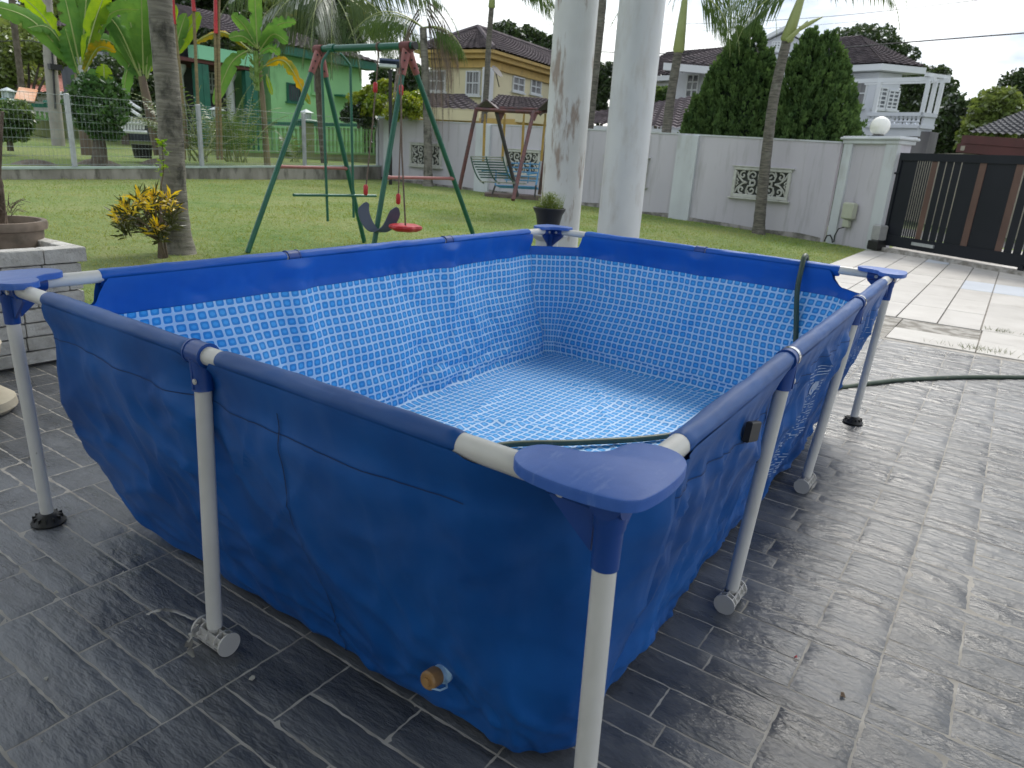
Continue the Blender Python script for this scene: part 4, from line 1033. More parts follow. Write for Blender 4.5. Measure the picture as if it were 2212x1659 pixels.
dsh = at(1071, 157, 28.3); b = MB(); b.lathe((0, 0, 0), [(.02, 0), (.12, .02), (.22, .05), (.26, .08)], 18)
Mx = (V((cos(azR-1.6), sin(azR-1.6), .9))).to_track_quat('Z', 'Y').to_matrix()
for i, v in enumerate(b.v): b.v[i] = Mx @ v + dsh
b.tube([dsh, dsh+V((0, 0, -.45))+dR*.3], .02, 6); b.build('satellite_dish', M['black'], t, smooth=True)
# lower hip roofs of the yellow house
def eave(t, p0, p1, q1, q0, drop=.32):
    b = MB(); roofface(b, p0, p1, q1, q0, rows=9); b.build('lower_roof', rt, t)
    b = MB(); d = (p1-p0); n = V((-d.y, d.x, 0)).normalized(); b.prism([p0+V((0, 0, -drop)), p1+V((0, 0, -drop)), p1, p0], n*.2); b.build('eave_band', yel, t)
P = at
eave(t, P(905, 234, 25.5), P(1036, 240, 25.5), P(985, 203, 28.5), P(905, 200, 28.5)); eave(t, P(1036, 240, 25.5), P(1044, 236, 28.5), P(1000, 203, 28.6), P(985, 203, 28.5))
eave(t, P(1044, 236, 26.5), P(1240, 250, 23.5), P(1180, 213, 27), P(1079, 204, 28.5))
b = MB(); a, c = P(900, 250, 26.2), P(1240, 262, 25); b.prism([V((a.x, a.y, 0)), V((c.x, c.y, 0)), c, a], V((.1, .15, 0))); b.build('ground_floor_wall', yel2, t)

# green house
KG_ = P(782, 300, 34); KG_.z = 0; az = atan2(P(600, 300, 31).y-KG_.y, P(600, 300, 31).x-KG_.x)
d = V((cos(az), sin(az), 0)); n = V((-d.y, d.x, 0)); n = n if n.dot(KG_-V((CP.x, CP.y, 0))) > 0 else -n
mint = mat('bright_green_render', (.30, .60, .28), (.26, .54, .25), scale=1.2, rough=.75, dirt=((.12, .28, .11), 1.5, .6, .9, (1, 1, .3)))
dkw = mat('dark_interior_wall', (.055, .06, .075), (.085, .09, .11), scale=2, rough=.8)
mrn = mat('maroon_soffit', (.12, .035, .03), rough=.6)
t = thing('green_house', 'bright green single storey house with grey tiled roof and dark green trim', 'house', KG_)
def hz(px, py): return hit(px, py, KG_, az)
ul, ue = hz(585, 200)[0], hz(395, 200)[0]; ze = hz(700, 133)[1]
b = MB(); b.prism([KG_+V((0, 0, -.1)), KG_+d*ul+V((0, 0, -.1)), KG_+d*ul+n*7+V((0, 0, -.1)), KG_+n*7+V((0, 0, -.1))], V((0, 0, ze+.05))); b.build('wall', mint, t)
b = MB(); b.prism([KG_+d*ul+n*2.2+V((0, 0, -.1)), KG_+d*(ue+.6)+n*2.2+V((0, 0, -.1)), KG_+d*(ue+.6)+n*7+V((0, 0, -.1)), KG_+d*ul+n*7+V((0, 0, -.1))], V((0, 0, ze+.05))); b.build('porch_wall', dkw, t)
b = MB(); b.prism([KG_-d*.4-n*.5+V((0, 0, ze-.05)), KG_+d*(ul+.1)-n*.5+V((0, 0, ze-.05)), KG_+d*(ul+.1)+n*.1+V((0, 0, ze-.05)), KG_-d*.4+n*.1+V((0, 0, ze-.05))], V((0, 0, .30))); b.build('fascia', dgr, t)
zf0, zf1 = hz(470, 135)[1], hz(470, 106)[1]; ua, ub = hz(537, 120)[0], hz(418, 120)[0]
b = MB(); b.prism([KG_+d*ua-n*.3+V((0, 0, zf0)), KG_+d*ub-n*.3+V((0, 0, zf0)), KG_+d*ub-n*.3+V((0, 0, zf1)), KG_+d*ua-n*.3+V((0, 0, zf1))], n*.6); b.build('porch_fascia', mat('mint_paint', (.28, .66, .42), rough=.6), t)
b = MB(); b.prism([KG_+d*ua-n*.2+V((0, 0, zf0-.12)), KG_+d*(ue+.8)-n*.2+V((0, 0, zf0-.12)), KG_+d*(ue+.8)+n*2.1+V((0, 0, zf0-.12)), KG_+d*ua+n*2.1+V((0, 0, zf0-.12))], V((0, 0, .115))); b.build('porch_soffit', mrn, t)
for px in (427, 441, 532, 545):
    b = MB(); c = KG_+d*hz(px, 200)[0]-n*.05; b.box((c.x, c.y, (zf0-.14)/2), (.24, .24, zf0-.14), Matrix.Rotation(az, 3, 'Z')); b.build('porch_post', dgr, t)
for px in (407, 515):
    b = MB(); c = KG_+d*hz(px, 200)[0]+n*.5; b.lathe((c.x, c.y, 0), [(.2, 0), (.17, .1), (.15, zf0-.55), (.17, zf0-.5), (.22, zf0-.42), (.26, zf0-.3), (.26, zf0-.2)], 16); b.build('porch_column', wfr, t, smooth=True)
K2 = KG_+n*2.2
pxwin(t, K2, az, 447, 155, 475, 200, nv=2, nh=2); pxwin(t, KG_, az, 672, 155, 697, 204, nv=0, nh=0, pane=curt, bars=6, fr=mint); pxwin(t, KG_, az, 618, 178, 650, 222, nv=0, nh=0, pane=dkw, bars=6, fr=dgr)
b = MB(); a, c = hz(722, 208)[0], hz(760, 208)[0]; b.box(KG_+d*((a+c)/2)-n*.25+V((0, 0, hz(740, 208)[1])), (abs(a-c), .5, .07), Matrix.Rotation(az, 3, 'Z')); b.build('canopy_slab', dgr, t)
e0 = KG_-d*.7-n*.6+V((0, 0, ze+.26)); e1 = KG_+d*(ue+1.2)-n*.6+V((0, 0, ze+.26)); e2 = e1+n*9; e3 = e0+n*9; rr1 = e0+d*2.6+n*4+V((0, 0, 1.25)); rr2 = e1-d*2.6+n*4+V((0, 0, 1.25))
b = MB(); roofface(b, e0, e1, rr2, rr1, rows=16); roofface(b, e3, e0, rr1, rr1); roofface(b, e1, e2, rr2, rr2); b.build('roof', rt, t)

# pink roofed house far left
t = thing('pink_roofed_house', 'distant low house with pink tiled roof on the far left', 'house', P(120, 220, 42))
lt = mat('pale_wall', (.50, .48, .44), rough=.8)
b = MB(); roofface(b, P(45, 200, 41), P(215, 200, 44), P(212, 157, 48), P(60, 160, 45), rows=12); roofface(b, P(40, 196, 41), P(80, 190, 43), P(74, 146, 47), P(62, 146, 46), rows=10); b.build('roof', rpk, t)
b = MB(); a, c = P(48, 200, 42), P(215, 200, 45); b.prism([V((a.x, a.y, -.2)), V((c.x, c.y, -.2)), c, a], V((.4, 2, 0))); b.build('wall', lt, t)
t = thing('white_gate', 'white painted driveway gate with curved top rails beyond the fence', 'gate', P(270, 300, 24))
b = MB()
for dy in (0, 15): b.tube(spl([P(234+dy*.6, 196+dy, 24), P(262, 206+dy, 24), P(285, 224+dy, 23.5), P(304, 236+dy, 23.2)], 5), .045, 6)
b.build('curved_rail', wfr, t, smooth=True)
for k in range(14):
    b = MB(); x = 226+k*6.5; b.tube([P(x, 232+k*2.2, 24), P(x-1, 280, 24)], .03, 5); b.build('bar', wfr, t)
b = MB(); b.tube([P(222, 281, 24), P(318, 286, 24)], .05, 5); b.tube([P(222, 262, 24), P(318, 268, 24)], .04, 5); b.build('rail', wfr, t)
b = MB(); a, c = P(31, 216, 21), P(74, 222, 21); b.prism([a, c, c+V((.5, .9, .30)), a+V((.5, .9, .30))], V((0, 0, .03))); b.build('roof_sheet', mat('orange_sheet', (.55, .22, .08), (.60, .42, .30), scale=3, rough=.6), label='small orange roof sheet on the far left green wall', cat='roof sheet')
t = thing('portico', 'white square column carrying a grey slab beyond the banana plants', 'portico', P(185, 220, 30))
b = MB(); c = P(185, 168, 30); b.box((c.x, c.y, c.z/2+.35), (.34, .34, c.z+.7)); b.build('column', wfr, t)
b = MB(); c = P(200, 127, 30.5); b.box((c.x, c.y, c.z), (1.4, 1.4, .35), Matrix.Rotation(.7, 3, 'Z')); b.build('slab', mat('grey_slab', (.30, .31, .35), rough=.7), t)

# white house with balcony
wht = mat('white_render', (.62, .64, .67), (.54, .56, .60), scale=1, rough=.8, dirt=((.38, .38, .40), 2, .6, .9, (1, 1, .3)))
KW = P(1871, 300, 32); KW.z = 0; vz = YAW-math.atan((1871-1106)/1537); aR = vz-radians(52); aL = vz+radians(66)
dR = V((cos(aR), sin(aR), 0)); dL = V((cos(aL), sin(aL), 0))
zc = hit(1871, 157, KW, aL)[1]; LR = hit(1941, 200, KW, aR)[0]; LL = 12
t = thing('white_house', 'large white two storey house with balcony and brown tiled roof', 'house', KW)
b = MB(); b.prism([KW+dL*LL+V((0, 0, -.1)), KW+V((0, 0, -.1)), KW+dR*LR+V((0, 0, -.1)), KW+dR*LR+dL*LL+V((0, 0, -.1))], V((0, 0, zc+.1))); b.build('wall', wht, t)
o = .45; c0 = KW-dL*o-dR*o+V((0, 0, zc+.02)); c1 = c0+dR*(LR+2*o); c2 = c1+dL*(LL+2*o); c3 = c0+dL*(LL+2*o)
b = MB(); b.prism([c3, c0, c1, c2], V((0, 0, .22))); b.build('eave_board', wfr, t)
up_ = V((0, 0, 1)); c0, c1, c2, c3 = [c+up_*.24 for c in (c0, c1, c2, c3)]; r1 = (c0+c1)/2+dL*(LR/2+1.5)+up_*1.15; r2 = (c2+c3)/2-dL*(LR/2+1)+up_*1.15
b = MB(); roofface(b, c3, c0, r1, r2, rows=18); roofface(b, c0, c1, r1, r1, rows=18); roofface(b, c1, c2, r2, r1, rows=18); roofface(b, c2, c3, r2, r2, rows=18); b.build('roof', rt, t)
pxwin(t, KW, aR, 1893, 187, 1909, 236, nv=1, nh=4); pxwin(t, KW, aR, 1920, 194, 1935, 238, nv=1, nh=4)
pxwin(t, KW, aL, 1849, 172, 1866, 232, nv=0, nh=1, pane=curt)
# dormer
KD = P(1690, 110, 30.5); zd0 = KD.z-.3; KD.z = 0; ad = YAW-math.atan((1690-1106)/1537)+radians(85); dd = V((cos(ad), sin(ad), 0)); nd = V((dd.y, -dd.x, 0)); nd = nd if nd.dot(KD-V((CP.x, CP.y, 0))) > 0 else -nd
zt0 = hit(1690, 92, KD, ad)[1]; zt1 = hit(1690, 68, KD, ad)[1]
b = MB(); b.prism([KD-dd*.7+up_*(zd0-.8), KD+dd*.7+up_*(zd0-.8), KD+dd*.7+up_*zt0, KD+up_*(zt1-.05), KD-dd*.7+up_*zt0], nd*2.5); b.build('dormer_wall', wht, t)
b = MB()
for s_ in (-1, 1): b.prism([KD+dd*s_*1.0-nd*.25+up_*(zt0-.12), KD-nd*.25+up_*(zt1+.02), KD-nd*.25+up_*(zt1+.16), KD+dd*s_*1.0-nd*.25+up_*(zt0+.03)], nd*2.6)
b.build('dormer_gable', wfr, t)
pxwin(t, KD-nd*.03, ad, 1668, 89, 1703, 108, nv=5, nh=2)
# left wing
KX = P(1512, 300, 27); KX.z = 0; ax_ = YAW-math.atan((1490-1106)/1537)+radians(72); dx = V((cos(ax_), sin(ax_), 0)); nx2 = V((-dx.y, dx.x, 0)); nx2 = nx2 if nx2.dot(KX-V((CP.x, CP.y, 0))) > 0 else -nx2
ux = hit(1462, 180, KX, ax_)[0]; zx = hit(1490, 143, KX, ax_)[1]
b = MB(); b.prism([KX-dx*3+up_*-.1, KX+dx*ux-up_*.1, KX+dx*ux+nx2*5-up_*.1, KX-dx*3+nx2*5-up_*.1], up_*(zx+.1)); b.build('left_wing_wall', wht, t)
pxwin(t, KX, ax_, 1486, 160, 1506, 212, nv=1, nh=2)
e0, e1 = P(1434, 133, 26), P(1640, 150, 26); b = MB(); roofface(b, e0, e1, P(1640, 104, 31), P(1560, 106, 30.5), rows=14); b.build('left_wing_roof', rt, t)
b = MB(); b.prism([e0-up_*.25, e1-up_*.25, e1-up_*.03, e0-up_*.03], nx2*.3); b.build('left_wing_eave', wfr, t)
e0, e1 = P(1420, 156, 26.4), P(1475, 160, 26.4); b = MB(); roofface(b, e0, e1, P(1475, 148, 27), P(1445, 148, 27), rows=3); b.build('canopy_roof', rt, t)
# balcony
KB = P(1979, 300, 28.3); KB.z = 0; aB = atan2(P(1874, 300, 28.9).y-KB.y, P(1874, 300, 28.9).x-KB.x); dB = V((cos(aB), sin(aB), 0)); LB = hit(1874, 250, KB, aB)[0]
zt, zb = hit(1979, 243, KB, aB)[1], hit(1979, 277, KB, aB)[1]
aS = YAW-math.atan((2000-1106)/1537)-radians(38); dS = V((cos(aS), sin(aS), 0)); LS = hit(2019, 255, KB, aS)[0]
b = MB(); b.prism([KB+dB*LB+up_*(zb-.25), KB+up_*(zb-.25), KB+dS*LS+up_*(zb-.25), KB+dS*LS+dB*LB+up_*(zb-.25)], up_*.25); bal = b.build('balcony', wht, t)
ORG[bal.name] = ORG[t.name]
b = MB()
for K_, d_, l_ in ((KB, dB, LB), (KB, dS, LS)):
    n_ = V((-d_.y, d_.x, 0)); b.prism([K_+up_*(zt-.12)-n_*.09, K_+d_*l_+up_*(zt-.12)-n_*.09, K_+d_*l_+up_*zt-n_*.09, K_+up_*zt-n_*.09], n_*.18)
    b.prism([K_+up_*(zb)-n_*.08, K_+d_*l_+up_*(zb)-n_*.08, K_+d_*l_+up_*(zb+.1)-n_*.08, K_+up_*(zb+.1)-n_*.08], n_*.16)
b.build('handrail', wht, bal)
h = zt-.12-zb-.1; pr2 = None
for i in range(13):
    u = LB*(i+.5)/13; c = KB+dB*u+up_*(zb+.1); bb = MB(); bb.lathe(c, [(.07, 0), (.04, .08), (.075, h*.35), (.04, h*.65), (.07, h-.05), (.07, h)], 8); bb.build('baluster', wht, bal, smooth=True)
b = MB(); n_ = V((-dS.y, dS.x, 0)); b.prism([KB+up_*(zb+.1)-n_*.04+dS*.1, KB+dS*LS+up_*(zb+.1)-n_*.04, KB+dS*LS+up_*(zt-.12)-n_*.04, KB+up_*(zt-.12)-n_*.04+dS*.1], n_*.08); b.build('side_panel', wht, bal)
zp = hit(1998, 165, KB, aB)[1]
for q in (KB, KB+dS*LS*.5, KB+dS*LS, KB+dB*(LB-.2)):
    b = MB(); b.box((q.x, q.y, (zt+zp-.14)/2), (.115, .115, zp-.14-zt), Matrix.Rotation(aB, 3, 'Z')); b.build('pergola_post', wfr, t)
b = MB(); ov = .8
for off in (0, LS): b.prism([KB+dS*off-dB*.15+up_*(zp-.14), KB+dS*off+dB*(LB+ov)+up_*(zp-.14), KB+dS*off+dB*(LB+ov)+up_*(zp-.01), KB+dS*off-dB*.15+up_*(zp-.01)], dS*.10)
b.prism([KB-dS*.1+up_*(zp-.005), KB+dS*(LS+.3)+up_*(zp-.005), KB+dS*(LS+.3)+up_*(zp+.10), KB-dS*.1+up_*(zp+.10)], dB*.10); b.build('pergola_beam', wfr, t)
b = MB(); a = P(1850, 312, 29.5); c = P(1972, 312, 28.6); e = P(1972, 283, 28.6); f = P(1850, 281, 29.5); b.prism([V((a.x, a.y, -.1)), V((c.x, c.y, -.1)), e, f], V((1, .3, 0))); b.build('lower_wall', wht, t)
sten = mat('black_stained_concrete', (.10, .095, .10), (.20, .19, .19), scale=1.5, rough=.9, stretch=(1, 1, .3))
b = MB(); c = P(1990, 300, 28.8); b.box((c.x, c.y, e.z/2), (.75, .75, e.z-.02), Matrix.Rotation(aB, 3, 'Z')); b.build('balcony_pillar', sten, t)
# low tiled roof left of it
t = thing('annex_building', 'low building with weathered purple brown roof tiles behind the wall', 'building', P(1440, 300, 22))
e0, e1 = P(1255, 268, 22.5), P(1560, 284, 20.5); b = MB(); roofface(b, e0, e1, P(1560, 196, 25.5), P(1300, 240, 26), rows=13, wave=.26, amp=.05)
roofface(b, P(1230, 262, 23), e0, P(1300, 240, 26), P(1270, 240, 26), rows=8)
b.build('roof', mat('purple_brown_roof_tile', (.13, .11, .115), (.21, .18, .19), scale=2.5, rough=.95, spec=.2, dirt=((.09, .08, .085), 3, .5, .75, (1, 1, 1))), t)
b = MB(); b.prism([e0-up_*.22, e1-up_*.22, e1-up_*.02, e0-up_*.02], V((.2, .2, 0))); b.build('fascia', wht, t)
b = MB(); a, c = P(1258, 280, 23), P(1560, 290, 21); b.prism([V((a.x, a.y, 0)), V((c.x, c.y, 0)), V((c.x, c.y, e1.z-.2)), V((a.x, a.y, e0.z-.2))], V((1, .6, 0))); b.build('wall', wht, t)
# red fascia house on the right
t = thing('red_eaved_house', 'house with red eave boards and grey roof tiles beyond the gate', 'house', P(2200, 330, 24))
e0, e1 = P(2089, 292, 25), P(2420, 312, 21); b = MB(); roofface(b, e0+up_*.05, e1+up_*.05, P(2400, 205, 27), P(2215, 240, 30), rows=13, wave=.3, amp=.06); b.build('roof', mat('dark_grey_roof_tile', (.09, .09, .095), (.14, .14, .145), scale=2.5, rough=.95, spec=.2), t)
redf = mat('red_brown_board', (.11, .035, .03), (.085, .03, .025), scale=2, rough=.7); crm = mat('cream_wall', (.42, .38, .29), (.36, .33, .26), scale=1, rough=.8)
b = MB(); nn_ = V((.85, .5, 0)); b.prism([e0-up_*.22, e1-up_*.22, e1, e0], nn_*.25); b.prism([e0-up_*.46+nn_*.12, e1-up_*.46+nn_*.12, e1-up_*.22+nn_*.12, e0-up_*.22+nn_*.12], nn_*.3); b.build('eave_board', redf, t)
b = MB(); a, c = e0+nn_*.5, e1+nn_*.5; b.prism([V((a.x+.3, a.y-.3, -.1)), V((c.x, c.y, -.1)), V((c.x, c.y, c.z-.46)), V((a.x+.3, a.y-.3, a.z-.46))], nn_*4); b.build('wall', crm, t)
b = MB(); c = P(2098, 318, 25.2); b.lathe((c.x, c.y, 0), [(.16, 0), (.16, c.z-.2), (.26, c.z-.1), (.26, c.z+.02)], 12); b.build('column', crm, t, smooth=True)
rd = mat('asphalt', (.05, .05, .052), (.065, .065, .066), scale=5, rough=.9)
b = MB(); a = GP(LG/2, -.11, 2.2); b.box((a.x+2.5, a.y, -.11), (6, 60, .02), Matrix.Rotation(AAZ-pi/2-.45, 3, 'Z')); b.build('road', rd, kind='structure')
# ------------------------------------------------------------------ swing set
sgr = mat('green_painted_steel', (.010, .10, .065), (.014, .125, .08), scale=5, rough=.33)
spk = mat('faded_red_plastic', (.34, .13, .12), (.29, .10, .10), scale=12, rough=.55)
sred = mat('red_plastic', (.50, .02, .03), (.42, .018, .025), scale=6, rough=.35)
rope = mat('brown_rope', (.10, .075, .06), (.16, .12, .10), scale=60, rough=.9)
ZB = 2.12
ta, tb = gd(690, 106, ZB), gd(879, 99, ZB); bd = (tb-ta).normalized(); pd = V((-bd.y, bd.x, 0)).normalized()
if pd.x > 0: pd = -pd                       # pd points left/away
def footfit(apex, line, side):
    best = None
    for k in range(400):
        a = .3+k*.004; F = apex+pd*a*side; F = V((F.x, F.y, 0)); F.z = zl(F.y)
        q = F-CP; x = 1106+FPX*q.dot(RT)/q.dot(fw); y = 829.5-FPX*q.dot(UP)/q.dot(fw)
        (x0, y0), (x1, y1) = line; e = abs((x-x0)*(y1-y0)-(y-y0)*(x1-x0))/math.hypot(x1-x0, y1-y0)
        if best is None or e < best[0]: best = (e, F, a)
    return best
ls = {}
s_ = 1
A_ = footfit(ta, ((690, 140), (537, 540)), 1); A_2 = footfit(ta, ((690, 140), (537, 540)), -1)
s1 = 1 if A_[0] < A_2[0] else -1
fa1 = (A_ if s1 == 1 else A_2)[1]; fa2 = footfit(ta, ((697, 130), (785, 515)), -s1)[1]
fb1 = footfit(tb, ((868, 150), (810, 515)), s1)[1]; fb2 = footfit(tb, ((888, 145), (1017, 495)), -s1)[1]
t = thing('swing_set', 'green metal swing set with faded red joints standing on the lawn', 'swing set', (ta.x, ta.y, zl(ta.y)))
b = MB(); b.tube([ta-bd*.05, tb+bd*.08], .033, 14); b.build('top_bar', sgr, t, smooth=True)
b = MB(); b.tube([tb+bd*.08, tb+bd*.11], .036, 14); b.build('end_cap', M['black'], t)
dn = V((0, 0, -1))
for ap, f1, f2, cr_ in ((ta, fa1, fa2, .60), (tb, fb1, fb2, .62)):
    ap = ap-V((0, 0, .01))
    for f in (f1, f2):
        dl = (f-ap).normalized(); b = MB(); b.tube([ap+dl*.16, f], .0265, 12); b.build('leg', sgr, t, smooth=True)
        b = MB(); b.tube([ap+dl*.0, ap+dl*.26], [.045, .033], 12); b.tube([ap-bd*.055, ap+bd*.055], .05, 12); jo = b.build('joint', spk, t, smooth=True)
        for w_ in (.06, .13, .21):
            b = MB(); c = ap+dl*w_; q = (CP-c).normalized(); q.z = 0; b.tube([c+q*.03, c+q*.058], .009, 8); b.build('bolt', M['black'], jo)
    k = .33 if ap.y > tb.y+.5 else .33
    g1, g2 = f1+(ap-f1)*.42, f2+(ap-f2)*.42
    b = MB(); b.tube([g1, g1+(g2-g1)*.08, g1+(g2-g1)*.92, g2], [.026, .017, .017, .026], 10); b.build('crossbar', spk, t, smooth=True)
# glider frame on the left part of the bar
c0 = ta+bd*.18
cl = MB(); cl.tube([c0-bd*.035, c0+bd*.05], .044, 12); cl.build('glider_clamp', sgr, t)
gl1, gl2 = gd(700, 200, 1.85), gd(1, 1, 1)
def onpl(px, py): u, z = hit(px, py, V((c0.x, c0.y, 0)), atan2(pd.y, pd.x)); P_ = V((c0.x, c0.y, 0))+pd*u; return V((P_.x, P_.y, z))
t2 = thing('glider_swing', 'green tubular two rider glider hanging inside the green swing set', 'swing', (c0.x, c0.y, .5), )
for L_ in ([(713, 108), (698, 130), (695, 148), (708, 478)], [(735, 115), (755, 140), (757, 158), (764, 470)]):
    b = MB(); b.tube(spl([onpl(*p) for p in L_[:3]], 5)+[onpl(*L_[3])], .014, 8); b.build('hanger', sgr, t2, smooth=True)
b = MB(); b.tube([onpl(634, 421), onpl(812, 423)], .016, 10); b.build('seat_bar', sgr, t2, smooth=True)
# belt swing
def oncam(px, py, D): return at(px, py, D)
Ds = 7.15
t2 = thing('belt_swing', 'navy plastic belt swing seat on long ropes hanging from the swing set', 'swing', at(825, 300, Ds))
top1, top2 = ta+bd*((tb-ta).length*.70), ta+bd*((tb-ta).length*.95)
r1, r2 = at(789, 420, Ds), at(860, 440, Ds-.1)
for q, r_ in ((top1, r1), (top2, r2)):
    b = MB(); b.tube([q, (q+r_)/2+V((.01, 0, 0)), r_], .007, 6); b.tube([q-bd*.012, q+bd*.012], .042, 10); b.build('rope', rope, t2, smooth=True)
    for f in (.28, .97): b = MB(); c = q+(r_-q)*f; b.tube([c-V((0, 0, .05)), c-V((0, 0, .035)), c+V((0, 0, .035)), c+V((0, 0, .05))], [.012, .022, .022, .012], 10); b.build('rope_grip', sred, t2, smooth=True)
prf = [(789, 437), (785, 455), (792, 478), (806, 497), (822, 500), (838, 490), (848, 472), (858, 448)]
ctr = spl([at(x, y, Ds-.05*i/7) for i, (x, y) in enumerate(prf)], 4); b = MB(); m = len(ctr)
sdv = V((.55, -.35, .0)).normalized()
for i, c in enumerate(ctr):
    f = i/(m-1); w_ = .055*min(1, (sin(pi*f)*3.0+.25)); sdd = (sdv+V((0, 0, .35*(.5-f)*2))).normalized()
    tg = (ctr[min(i+1, m-1)]-ctr[max(i-1, 0)]).normalized(); nn = tg.cross(sdd).normalized()*.006
    b.v += [c-sdd*w_-nn, c+sdd*w_-nn, c+sdd*w_+nn, c-sdd*w_+nn]
for i in range(m-1):
    for k in range(4): b.f.append((4*i+k, 4*i+(k+1) % 4, 4*i+4+(k+1) % 4, 4*i+4+k))
b.build('seat', mat('navy_plastic', (.06, .08, .13), (.08, .10, .16), scale=6, rough=.35), t2, smooth=True)
# disc swing
c = at(876, 491, 6.95); t2 = thing('disc_swing', 'red plastic disc seat swing on a single rope under the swing set', 'swing', c)
b = MB(); q = ta+bd*((tb-ta).length*.93); b.tube([q, at(868, 330, 6.95), c], .008, 6); b.build('rope', rope, t2, smooth=True)
b = MB(); n = 40; pr_ = [(.02, -.035), (.11, -.035), (.142, -.015), (.15, 0), (.142, .018), (.11, .028), (.05, .018), (.012, .018)]
for r, z in pr_:
    for k in range(n):
        th = 2*pi*k/n; rr = r*(1+.10*cos(6*th)*(r/.15)); b.v.append(c+V((cos(th)*rr, sin(th)*rr, z)))
for i in range(len(pr_)-1):
    for k in range(n): b.f.append((i*n+k, i*n+(k+1) % n, (i+1)*n+(k+1) % n, (i+1)*n+k))
b.f.append(tuple(reversed(range(n)))); b.f.append(tuple((len(pr_)-1)*n+k for k in range(n))); b.build('seat', sred, t2, smooth=True)

# ------------------------------------------------------------------ canopy swing with two benches
mar = mat('rusty_maroon_steel', (.085, .03, .032), (.13, .05, .045), scale=14, rough=.6, dirt=((.045, .04, .042), 9, .48, .66, (1, 1, .5)))
yst = mat('ochre_painted_steel', (.42, .27, .055), (.34, .22, .06), scale=12, rough=.6)
bst = mat('blue_painted_steel', (.07, .22, .44), (.10, .28, .48), scale=10, rough=.5)
gst = mat('dark_green_steel', (.02, .07, .055), (.035, .09, .07), scale=14, rough=.5)
gsl = mat('weathered_slat', (.20, .23, .20), (.30, .31, .27), scale=10, rough=.7)
DS = 12.9
def C_(px, py, dd=0): return at(px, py, DS+dd)
t = thing('canopy_swing', 'old rusty maroon canopy swing frame with ochre hangers beside the grey wall', 'garden swing', C_(1070, 425))
dk = mat('dark_stained_steel', (.03, .028, .032), (.05, .045, .05), scale=10, rough=.6)
for a, c, m_ in (((1029, 236, 0), (992, 409, 0), mar), ((1153, 240, -.1), (1108, 432, -1.1), mar), ((1072, 240, 0), (1118, 424, .3), dk), ((1030, 236, 0), (1012, 300, 1.6), dk)):
    if c[2] == 1.6: continue
    b = MB(); b.tube([C_(*a), C_(*c)], .034, 8); b.build('leg', m_, t, smooth=True)
b = MB(); b.tube([C_(1190, 238, 1.4), C_(1165, 420, 1.6)], .034, 8); b.build('leg', mar, t, smooth=True)
b = MB(); b.tube([C_(1028, 236), C_(1164, 243, -.1)], .036, 6); b.tube([C_(1028, 236), C_(1060, 232, 1.4)], .03, 6); b.tube([C_(1164, 243, -.1), C_(1205, 238, 1.4)], .03, 6); b.tube([C_(1060, 232, 1.4), C_(1205, 238, 1.4)], .03, 6); b.build('roof_beam', mar, t)
rfm = mat('rusty_roof_sheet', (.07, .05, .055), (.12, .085, .085), scale=6, rough=.6)
b = MB()
for (a, p, c) in (((1028, 233, 0), (1050, 216, .1), (1073, 236, 0)), ((1158, 240, -.1), (1182, 218, 0), (1210, 240, -.1))):
    pts = [C_(*a), C_(*p), C_(*c)]; bk = V((.95, .55, 0))*1.4
    for q0, q1 in ((pts[0], pts[1]), (pts[1], pts[2])): b.prism([q0, q1, q1+bk, q0+bk], V((0, 0, .02)))
b.build('roof_panel', rfm, t)
b = MB(); a, p, c = C_(1073, 237), C_(1095, 236), C_(1082, 262); b.prism([a, p, c], V((.02, .02, 0))); a, p, c = C_(1140, 241, -.1), C_(1164, 242, -.1), C_(1155, 262, -.2); b.prism([a, p, c], V((.02, .02, 0))); b.build('gusset', mar, t)
for (x0, x1, dd) in ((1048, 1044, .1), (1091, 1085, .6), (1132, 1127, .1), (1178, 1169, .5)):
    b = MB(); b.tube([C_(x0, 246, dd), C_(x0-1, 265, dd)], .018, 6); b.tube([C_(x0-1, 263, dd), C_(x1, 348, dd)], .026, 6); b.build('hanger', yst, t, smooth=True)
# slatted green seat: curved slats seen from behind
for k in range(9):
    y = 338+k*5.6; x = 1017+k*2.1+ (k*.25)**2; x2 = 1090+k*1.7+(k*.25)**2
    b = MB(); b.tube([C_(x, y, -.25+k*.01), C_(x2-6, y+2, -.2+k*.01)], .012, 5); b.build('slat', gst if k > 1 else gsl, t)
for k in range(6):
    b = MB(); b.tube([C_(1036+k*4, 392+k*.2, -.2+k*.08), C_(1122+k*3, 396+k*.2, -.1+k*.08)], .011, 5); b.build('slat', gsl, t)
for x in (1017, 1050, 1086):
    b = MB(); b.tube(spl([C_(x, 338, -.24), C_(x+7, 365, -.22), C_(x+17, 386, -.18), C_(x+28, 396, 0)], 4), .013, 5); b.build('seat_rib', gst, t, smooth=True)
t = thing('garden_bench', 'blue painted metal garden bench with slatted seat beyond the canopy swing', 'bench', C_(1130, 425, 1))
for k in range(5): b = MB(); b.tube([C_(1098+k*-2, 352+k*9, 1.2), C_(1166+k*-2, 355+k*9, .8)], .013, 5); b.build('slat', bst, t)
for x in (1100, 1122, 1146, 1166):
    b = MB(); b.tube([C_(x, 350, 1.15), C_(x-6, 396, 1.1)], .012, 5); b.build('back_strut', bst, t)
for k in range(4): b = MB(); b.tube([C_(1070+k*3, 400+k*1.5, .7), C_(1160+k*1, 404+k*1.5, .4)], .012, 5); b.build('slat', bst, t)
